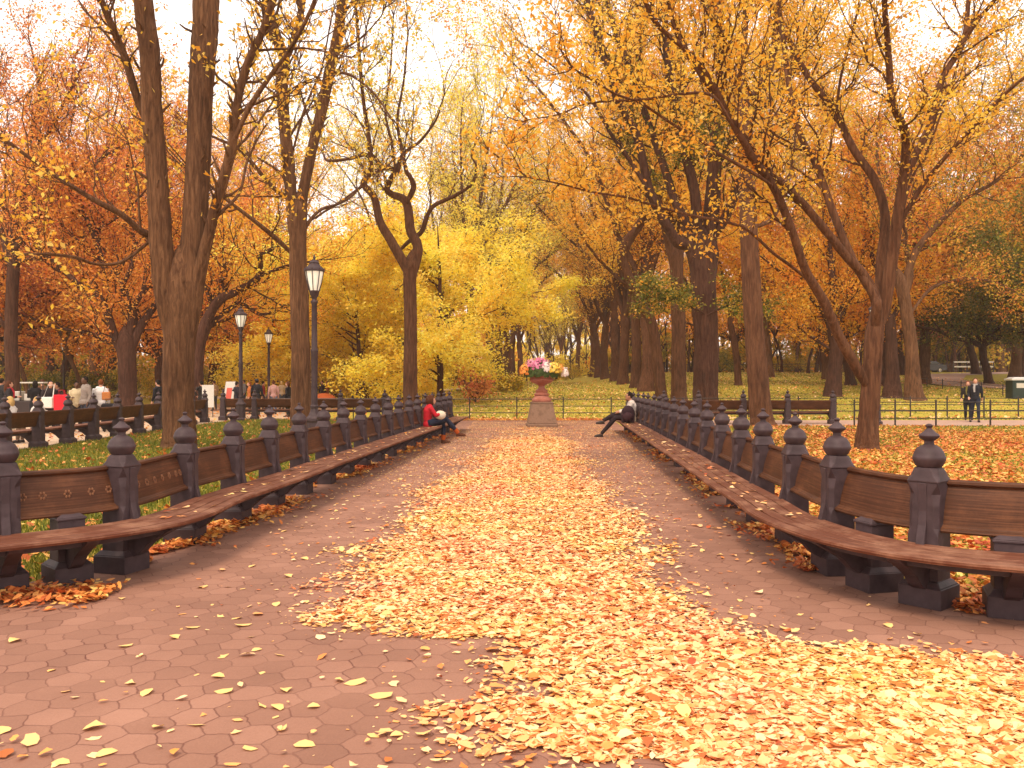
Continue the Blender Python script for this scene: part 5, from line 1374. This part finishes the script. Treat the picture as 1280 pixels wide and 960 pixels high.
for a in (('round', 1063, 61, 1.1, 'lf_amber', 'amber tree with plain trunk hidden left behind the vase-shaped tree'),
          ('round', 1101, 60, 1.2, 'lf_orange', 'orange tree behind the gnarled stump-like trunk'),
          ('round', 1220, 90, 1.35, 'lf_green', 'broad dark green tree above the walking couple'),
          ('round', 1236, 63, .95, 'lf_green', 'green tree between the walking couple and the green bin, nearest of the greens'),
          ('round', 1275, 78, 1.2, 'lf_green', 'dark green tree behind the green bin'),
          ('round', 1180, 118, 1.5, 'lf_orange', 'orange tree behind the short pale barrier'),
          ('vase', 1330, 62, 1.1, 'lf_orange', 'tall orange tree cut by the right photo edge'),
          ('vase2', 1155, 64, .95, 'lf_olive', 'tall olive-gold elm above the slim low-forking trunk'),
          ('vase', 1268, 72, .95, 'lf_amber', 'tall amber elm above the green bin, behind the dark green trees'),
          ('vase2', 1035, 74, 1.0, 'lf_amber', 'tall amber elm behind the rough gnarled trunk'),
          ('round', 1300, 58, 1.0, 'lf_green', 'dark green tree cut by the right photo edge above the bin'),
          ('vase', 1400, 52, .9, 'lf_olive', 'tall olive elm mostly cut off by the right photo edge'),
          ('vase2', 1250, 110, 1.2, 'lf_rust', 'tall rust tree behind the dark green trees'),
          ('thin', 1010, 96, 1.2, 'lf_amber', 'thin sapling on the lawn crest, right one of two'),
          ('thin', 977, 100, 1.1, 'lf_amber', 'thin sapling on the lawn crest, left one of two'),
          ('round', 1000, 120, 1.5, 'lf_orange', 'orange tree beyond the lawn crest right of the tall straight trunk'),
          ('round', 925, 112, 1.4, 'lf_amber', 'amber tree beyond the lawn crest behind the S-curved trunk'),
          ('vase', 1060, 105, 1.15, 'lf_orange', 'tall orange tree beyond the lawn behind the gnarled trunk'),
          ('vase2', 880, 92, 1.1, 'lf_gold', 'tall gold elm far behind the dark double trunk'),
          ('vase', 960, 80, 1.1, 'lf_gold', 'tall gold elm right of the tall straight trunk'),
          ('round', 1130, 88, 1.3, 'lf_rust', 'rust tree behind the slim low-forking trunk')):
    plant(*a, RGT, 'bark_dark' if a[0] in ('round', 'thin') else 'bark')

# ---- shrubs
def shrub(px, Y, w, h, leaf, N, label, size=.16):
    x = pxX(px, Y); z = float(g(x, Y)); r = np.random.default_rng(int(px * 7 + 10000))
    root = thing('shrub', label, 'shrub', (x, Y, z), 0, 'shrubs under the far trees')
    T = Tree(int(px + 5000))
    for k in range(9):
        az = r.uniform(0, 6.28); T.grow((0, 0, 0), (math.cos(az) * .5 * w / h, math.sin(az) * .5 * w / h, 1), h * r.uniform(.7, 1), .03, 2, .02, .2, 4)
    V, Fc = T.wood(np.zeros(3)); big_mesh('stems', V, Fc, M['bark_dark'], root)
    V, Fc = T.leaves(N, size, np.zeros(3), .18, .3); big_mesh('foliage', V, Fc, M[leaf], root)


for a in ((594, 45, 1.6, 1.4, 'lf_rust', 900, 'brown half-bare bush on the grass under the bright yellow tree'),
          (640, 62, 3.5, 1.0, 'lf_olive', 2500, 'low olive shrub left of the urn under the elm file'),
          (60, 62, 5, 2.2, 'lf_green', 4000, 'green shrub behind the red bag and vendor cart'),
          (128, 60, 5, 2.4, 'lf_green', 4200, 'green shrub behind the person in the white jacket'),
          (205, 66, 4, 2.4, 'lf_olive', 3600, 'olive shrub just left of the big forked trunk'),
          (385, 78, 5, 2.6, 'lf_green', 4000, 'green shrub behind the second big trunk'),
          (440, 95, 6, 3, 'lf_olive', 4200, 'olive shrub behind the far group by the lamp'),
          (690, 130, 8, 3.2, 'lf_olive', 3500, 'olive-yellow shrub closing the avenue opening'),
          (715, 128, 5, 2.2, 'lf_olive', 2600, 'olive shrub beside the right file at the avenue opening'),
          (900, 105, 7, 3, 'lf_green', 4000, 'green shrub beyond the lawn right of the dark double trunk'),
          (1000, 112, 9, 3, 'lf_olive', 4000, 'olive shrub beyond the lawn crest')):
    shrub(*a)

# ---- far-off woods, one mass
def woods(name, x0, x1, y0, y1, hmax, N, leaf, seed):
    r = np.random.default_rng(seed)
    nc = int((x1 - x0) * (y1 - y0) / 13)
    C = np.stack([r.uniform(x0, x1, nc), r.uniform(y0, y1, nc), (hmax - 3) * r.random(nc) ** 1.35 + .6], -1)
    rad = r.uniform(1.2, 3.6, nc)
    i = r.integers(0, nc, N); d = r.normal(size=(N, 3)); d /= np.linalg.norm(d, axis=1)[:, None]
    p = C[i] + d * (rad[i] * r.uniform(.45, 1.05, N))[:, None] * np.array([1.2, 1.2, .8])
    p[:, 2] = np.maximum(p[:, 2], .2) + g(p[:, 0], p[:, 1])
    V, Fc = leaf_quads(p, .5, .4, r)
    o = big_mesh(name, V, Fc, M[leaf]); tag(o, kind='stuff')
    T = Tree(seed)
    for k in range(int((x1 - x0) * 1.1)):
        x, y = r.uniform(x0, x1), r.uniform(y0, y0 + (y1 - y0) * .5); z = float(g(x, y))
        T.grow((x, y, z - .1), (r.normal() * .06, r.normal() * .06, 1), hmax * r.uniform(.6, .95), r.uniform(.12, .35), 1, .05, .06, 5, (.3, .7), .4)
    V, Fc = T.wood(np.zeros(3)); t = big_mesh('trunks', V, Fc, M['bark_dark'], o); t['kind'] = 'stuff'


woods('far_woods', -120, -34, 112, 160, 23, 90000, 'lf_orange', 201)
woods('far_woods', -34, -1, 118, 165, 21, 52000, 'lf_amber', 202)
woods('far_woods', -6, 24, 172, 205, 24, 50000, 'lf_yellow', 203)
woods('far_woods', 14, 60, 128, 170, 22, 52000, 'lf_amber', 204)
woods('far_woods', 60, 130, 118, 160, 23, 64000, 'lf_orange', 205)

woods('far_thicket', -95, -13, 98, 112, 7.5, 34000, 'lf_olive', 206)
woods('far_thicket', -13, -5, 104, 116, 7, 7000, 'lf_green', 207)
woods('far_thicket', 13, 90, 110, 124, 7.5, 34000, 'lf_olive', 208)
woods('far_thicket', 60, 110, 112, 122, 9, 12000, 'lf_green', 209)
woods('far_thicket', -5, 16, 150, 162, 6, 9000, 'lf_yellow', 210)
# ------------------------------------------------------------------ grass and fallen leaves (ground cover)
def blades(name, N, inside, h, seed):
    r = np.random.default_rng(seed)
    p = inside(r, N); N = len(p)
    z = g(p[:, 0], p[:, 1])
    a = r.uniform(0, 2 * PI, N); hh = h * r.uniform(.5, 1.3, N); w = .008 + .0006 * p[:, 1]
    dx = np.cos(a) * w; dy = np.sin(a) * w
    lx = r.normal(size=N) * hh * .45; ly = r.normal(size=N) * hh * .45
    V = np.stack([np.stack([p[:, 0] - dx, p[:, 1] - dy, z], -1), np.stack([p[:, 0] + dx, p[:, 1] + dy, z], -1), np.stack([p[:, 0] + lx, p[:, 1] + ly, z + hh], -1)], 1).reshape(-1, 3)
    tag(big_mesh(name, V, np.arange(3 * N).reshape(-1, 3), M['grass']), kind='stuff')


LB = lambda y: np.interp(y, [p[1] for p in LPOST], [p[0] for p in LPOST]) - .22
RB = lambda y: np.interp(y, [p[1] for p in RPOST[1:]], [p[0] for p in RPOST[1:]]) + .25
def left_lawn(r, n):
    y = 6.2 + (34.8 - 6.2) * r.random(n) ** 1.5; x = r.uniform(-11.3, -2, n)
    k = (x < LB(y)) & (y > np.where(x < -5, 6.1, 6.2)); return np.stack([x, y], -1)[k]
def right_lawn(r, n):
    y = 5.8 + (30.2 - 5.8) * r.random(n) ** 1.4; x = r.uniform(2.9, 26, n)
    k = (x > RB(y)); return np.stack([x, y], -1)[k]
def mid_lawn(r, n):
    y = 35.2 + (100 - 35.2) * r.random(n) ** 1.7; x = r.uniform(-4, 40, n) ; return np.stack([x, y], -1)
def leaf_patch(nm, n, f, h, s): blades(nm, n, f, h, s)
blades('grass', 120000, left_lawn, .085, 31)
blades('grass', 60000, right_lawn, .06, 32)
blades('grass', 30000, mid_lawn, .06, 33)

LEAF2D = np.array([[0, 0], [.22, .2], [.5, .29], [.78, .19], [1, 0], [.78, -.19], [.5, -.29], [.22, -.2], [.3, 0], [.65, 0]])
LEAFF = np.array([[0, 8, 1, 1], [1, 8, 9, 2], [2, 9, 3, 3], [3, 9, 4, 4], [0, 7, 8, 8], [7, 6, 9, 8], [6, 5, 9, 9], [5, 4, 9, 9]])
LEAFT = np.array([[0, 8, 1], [1, 8, 2], [8, 9, 2], [2, 9, 3], [3, 9, 4], [0, 7, 8], [7, 6, 8], [6, 9, 8], [6, 5, 9], [5, 4, 9]])


def litter_mesh(p, z, size, r, tilt=.28, simple=False):
    N = len(p)
    L = size * r.uniform(.6, 1.25, N); wd = r.uniform(.6, 1.5, N)
    base = LEAF2D - np.array([.5, 0])
    jit = r.normal(size=(N, 10, 2)) * .055
    q = base[None] + jit
    X = q[..., 0] * L[:, None]; Y = q[..., 1] * (L * wd)[:, None]
    curl = r.uniform(-.15, .4, N); bend = r.normal(size=N) * .35
    Z = L[:, None] * (curl[:, None] * (q[..., 1] * wd[:, None]) ** 2 * 2.2 + bend[:, None] * q[..., 0] ** 2 * .7)
    P = np.stack([X, Y, Z], -1)
    a = r.uniform(0, 2 * PI, N); tx = r.normal(size=N) * tilt; ty = r.normal(size=N) * tilt
    def R(ax, an):
        c, s_ = np.cos(an), np.sin(an); o = np.zeros(N); i = np.ones(N)
        if ax == 0: return np.stack([i, o, o, o, c, -s_, o, s_, c], -1).reshape(N, 3, 3)
        if ax == 1: return np.stack([c, o, s_, o, i, o, -s_, o, c], -1).reshape(N, 3, 3)
        return np.stack([c, -s_, o, s_, c, o, o, o, i], -1).reshape(N, 3, 3)
    M_ = R(2, a) @ R(0, tx) @ R(1, ty)
    W = np.einsum('nij,nkj->nki', M_, P)
    W[..., 2] -= W[..., 2].min(1)[:, None]
    W += np.stack([p[:, 0], p[:, 1], z], -1)[:, None, :]
    V = W.reshape(-1, 3)
    Fc = (LEAFT[None] + 10 * np.arange(N)[:, None, None]).reshape(-1, 3)
    return V, Fc


CL = np.array([(3.3, .05), (3.63, -.28), (4.1, -.5), (4.27, -.1), (5.15, -.45), (5.25, -.95), (5.73, -1.42), (8.28, -1.62), (10.3, -1.4), (14.9, -1.15), (24.7, -.65), (30, -.3)])
CR = np.array([(3.3, 3.6), (4.3, 3.4), (4.76, 2.95), (5.28, 1.85), (5.94, 1.47), (7.9, 1.42), (9.7, 1.72), (13.7, 1.7), (24.7, 1.6), (30, 1.4)])


def vnoise(x, y, seed=0):
    r = np.random.default_rng(seed); t = np.zeros_like(x)
    for f, a in ((.7, .5), (1.7, .35), (4, .25), (9, .15)):
        for k in range(3):
            th, ph = r.uniform(0, 6.28, 2); t = t + a * np.sin(f * (x * math.cos(th) + y * math.sin(th)) * 2 + ph) / 1.7
    return t


def carpet(r, n):
    y = 3.0 + (30 - 3.0) * r.random(n) ** 1.7; x = r.uniform(-2.6, 4.2, n)
    l = np.interp(y, CL[:, 0], CL[:, 1]); rr = np.interp(y, CR[:, 0], CR[:, 1])
    d = np.minimum(x - l, rr - x)
    d = d + vnoise(x, y, 5) * .3
    pr = np.clip((d + .28) / .85, 0, 1) ** 2.6 * (1 - .85 * smooth(21, 28, y))
    bare = vnoise(x * .6, y * .6, 9)
    pr = pr * np.where(bare < -.85, .25, 1)
    pr = np.where((y < 3.55 + .12 * vnoise(x * 2, y, 4)) & (x < .65) & (x > -.4), .05, pr)
    pr = np.where((y < 3.4) & (x < -.4), 0, pr)
    edge = np.exp(-np.maximum(-d, 0) / .3) * .012
    pr = np.maximum(pr, np.where((x > LB(y) + .5) & (x < RB(y) - .55), np.where(y > 9, .014, .003) + edge, 0))
    k = r.random(n) < pr
    return np.stack([x, y], -1)[k]


r_ = np.random.default_rng(77)
p = carpet(r_, 420000)
V, Fc = litter_mesh(p, .003 + .016 * r_.random(len(p)), .054 * r_.choice([.55, .8, 1, 1.15, 1.5], len(p), p=[.15, .25, .35, .17, .08]), r_, .16)
tag(big_mesh('leaf_carpet', V, Fc, M['litter']), kind='stuff')
p = carpet(r_, 60000); p[:, 0] += r_.normal(size=len(p)) * .3; p = p[(p[:, 0] > LB(p[:, 1]) + .4) & (p[:, 0] < RB(p[:, 1]) - .5)]
y = 12 + 21.5 * r_.random(60000) ** .8; x = r_.uniform(-2.6, 4.2, 60000)
k = (x > LB(y) + .75) & (x < RB(y) - .75) & (r_.random(60000) < .25 + .75 * np.clip(.5 + vnoise(x, y, 21) * .6, 0, 1) * smooth(12, 20, y))
p = np.concatenate([p, np.stack([x, y], -1)[k]])
V, Fc = litter_mesh(p, .005 + .004 * r_.random(len(p)), np.where(p[:, 1] > 12, .034, .018), r_, .1)
tag(big_mesh('leaf_crumbs', V, Fc, M['litter']), kind='stuff')
p = left_lawn(r_, 15000); d = LB(p[:, 1]) - p[:, 0]
p = p[r_.random(len(p)) < .3 + .7 * np.exp(-d / .6)]
V, Fc = litter_mesh(p, g(p[:, 0], p[:, 1]) + .02 + .03 * r_.random(len(p)), .1, r_, .4)
tag(big_mesh('lawn_leaf_litter', V, Fc, M['litter_red']), kind='stuff')
p = right_lawn(r_, 170000)
dn = .8 + .45 * vnoise(p[:, 0] * .35, p[:, 1] * .35, 3) - .45 * smooth(20, 29, p[:, 1]) + np.exp(-(p[:, 0] - RB(p[:, 1])) / .8) * .5
p = p[r_.random(len(p)) < dn]
V, Fc = litter_mesh(p, g(p[:, 0], p[:, 1]) + .015 + .03 * r_.random(len(p)), .082, r_, .3)
tag(big_mesh('lawn_leaf_litter', V, Fc, M['litter_red']), kind='stuff')


def heaps(r):
    """drifts under the benches and along the fence"""
    out = []
    for B, sg, n in ((LP, 1, 11000), (RP, -1, 8000)):
        B = np.array(B); t = r.random(n) ** 1.6 * (len(B) - 1.01); i = t.astype(int); w = (t - i)[:, None]
        q = B[i] * (1 - w) + B[i + 1] * w; q[:, 0] += sg * (np.abs(r.normal(size=n)) * .2 - .1)
        out.append(q[vnoise(q[:, 0] * 3, q[:, 1] * 1.2, 8) > -.15])
    n = 1500; out.append(np.stack([r.uniform(-4.8, -3.0, n), 6.25 + r.normal(size=n) * .16 + (np.linspace(0, 0, n))], -1))
    n = 1600; out.append(np.stack([r.uniform(3.1, 5.5, n), 5.75 + np.abs(r.normal(size=n)) * .3], -1))
    n = 5000; out.append(np.stack([r.uniform(-3.4, 4.3, n), 34.9 + r.normal(size=n) * .35], -1))
    return np.concatenate(out)


p = heaps(r_)
V, Fc = litter_mesh(p, .006 + .035 * r_.random(len(p)), .07, r_, .3)
tag(big_mesh('drifted_leaves', V, Fc, M['litter_red']), kind='stuff')
p = mid_lawn(r_, 7000); V, Fc = leaf_quads(np.stack([p[:, 0], p[:, 1], g(p[:, 0], p[:, 1]) + .06], -1), .16, 1.5, r_)
tag(big_mesh('lawn_leaf_litter', V, Fc, M['litter']), kind='stuff')
y = r_.uniform(6, 60, 6000); x = r_.uniform(-24, -4, 6000); k = (x < -11.8) | (y > 35.6)
V, Fc = leaf_quads(np.stack([x[k], y[k], g(x[k], y[k]) + .03], -1), .13, 1.5, r_)
tag(big_mesh('promenade_leaf_litter', V, Fc, M['litter_red']), kind='stuff')
q_ = []
for B, sg in ((LP, 1), (RP, -1)):
    B = np.array(B); n = 130; t = r_.random(n) * (len(B) - 1.01); i = t.astype(int); w = (t - i)[:, None]
    q = B[i] * (1 - w) + B[i + 1] * w; q[:, 0] += sg * r_.uniform(.2, .55, n); q_.append(q)
p = np.concatenate(q_); V, Fc = litter_mesh(p, np.full(len(p), .447), .075, r_, .12)
tag(big_mesh('bench_leaf_litter', V, Fc, M['litter']), kind='stuff')

# single leaves lying apart on the bare pavers
tmpl = []
for k in range(6):
    rr = np.random.default_rng(300 + k); V, Fc = litter_mesh(np.zeros((1, 2)), np.zeros(1), .1, rr, .12)
    me = big_mesh('fallen_leaf', V, Fc, M['litter_yellow']); tmpl.append(me.data); bpy.data.objects.remove(me)
SINGLE = [(133, 944), (176, 821), (156, 809), (128, 854), (117, 912), (197, 912), (183, 868), (278, 823), (280, 867), (345, 898), (392, 886), (352, 915), (381, 934), (246, 909), (312, 938), (246, 845), (272, 848), (4, 917),
          (321, 814), (350, 821), (445, 856), (327, 843), (357, 865), (424, 853), (346, 886), (328, 885), (477, 873), (467, 922), (496, 922), (530, 921), (76, 956), (285, 735), (252, 735), (304, 737), (152, 750), (360, 722), (315, 709),
          (275, 772), (303, 783), (265, 757), (18, 803), (218, 799), (345, 757), (313, 798), (240, 786), (296, 774), (900, 695), (878, 690), (800, 641), (848, 700), (985, 788), (1063, 790), (1110, 784), (1147, 795), (925, 752), (870, 640), (905, 640), (862, 612), (815, 610), (893, 662),
          (940, 693), (1000, 770), (1150, 750), (1035, 640), (770, 585), (420, 640), (455, 612), (520, 575), (500, 600), (410, 690), (380, 700), (440, 660), (355, 665), (392, 655)]
rr = np.random.default_rng(5)
for k, (px, py) in enumerate(SINGLE):
    Y = CAMH * F / (py - HY); x = pxX(px, Y)
    o = link('fallen_leaf', tmpl[k % 6], None, (x, Y, .006), rr.uniform(0, 6.28)); s_ = rr.uniform(.55, 1.05); o.scale = (s_, s_, s_)
    tag(o, 'single pale yellow fallen leaf lying apart on the bare hexagonal pavers', 'leaf', 'single leaves on the bare pavers')

# ------------------------------------------------------------------ hazy air
hm = bpy.data.materials.new('warm_haze'); hm.use_nodes = True; hn = hm.node_tree
for n in list(hn.nodes): hn.nodes.remove(n)
ho = hn.nodes.new('ShaderNodeOutputMaterial'); hv = hn.nodes.new('ShaderNodeVolumePrincipled')
hv.inputs['Color'].default_value = (1, .88, .72, 1); hv.inputs['Density'].default_value = HAZE; hv.inputs['Anisotropy'].default_value = .3
hn.links.new(hv.outputs['Volume'], ho.inputs['Volume'])
m = MB(); m.box((0, 1000, 16), (3400, 3400, 36)); hz = m.build('haze', hm); tag(hz, kind='stuff')

# ------------------------------------------------------------------ sky, sun, camera
w = bpy.data.worlds.new('World'); S.world = w; w.use_nodes = True
nt = w.node_tree
for n in list(nt.nodes): nt.nodes.remove(n)
out = nt.nodes.new('ShaderNodeOutputWorld'); bg = nt.nodes.new('ShaderNodeBackground')
sky = nt.nodes.new('ShaderNodeTexSky'); sky.sky_type = 'NISHITA'; sky.sun_disc = False
SUN_EL, SUN_AZ = 58, 205           # azimuth from +Y towards +X
sky.sun_elevation = math.radians(SUN_EL); sky.sun_rotation = math.radians(SUN_AZ)
sky.dust_density = 4; sky.air_density = 1.0
tc = nt.nodes.new('ShaderNodeTexCoord')
nz = nt.nodes.new('ShaderNodeTexNoise'); nz.inputs['Scale'].default_value = 2.2; nz.inputs['Detail'].default_value = 6
nt.links.new(tc.outputs['Generated'], nz.inputs['Vector'])
cr = ramp(nt, [(.3, (10.5, 9.3, 8.5)), (.7, (14, 12.6, 11.6))])
nt.links.new(nz.outputs['Fac'], cr.inputs['Fac'])
mx = nt.nodes.new('ShaderNodeMix'); mx.data_type = 'RGBA'; mx.inputs['Factor'].default_value = .85     # thin bright overcast
nt.links.new(sky.outputs['Color'], mx.inputs[6]); nt.links.new(cr.outputs['Color'], mx.inputs[7])
nt.links.new(mx.outputs[2], bg.inputs['Color']); bg.inputs['Strength'].default_value = .1
nt.links.new(bg.outputs['Background'], out.inputs['Surface'])
sd = bpy.data.lights.new('sun', 'SUN'); sd.energy = 1.5; sd.angle = math.radians(14); sd.color = (1, .8, .58)
so = bpy.data.objects.new('sun', sd); COL.objects.link(so)
e, a = math.radians(SUN_EL), math.radians(SUN_AZ)
so.rotation_euler = Vector((-math.sin(a) * math.cos(e), -math.cos(a) * math.cos(e), -math.sin(e))).to_track_quat('-Z', 'Y').to_euler()

cd = bpy.data.cameras.new('camera'); cd.sensor_width = 36; cd.lens = F / 1280 * 36; cd.clip_end = 4000
co = bpy.data.objects.new('camera', cd); COL.objects.link(co)
co.location = (0, 0, CAMH); co.rotation_euler = (math.radians(90) - math.atan(3 / F), 0, 0)
S.camera = co
S.view_settings.view_transform = 'Standard'; S.view_settings.look = 'None'; S.view_settings.exposure = .75; S.view_settings.gamma = 1
S.cycles.max_bounces = 12; S.cycles.diffuse_bounces = 8; S.cycles.transmission_bounces = 8; S.cycles.transparent_max_bounces = 8
S.cycles.use_denoising = True
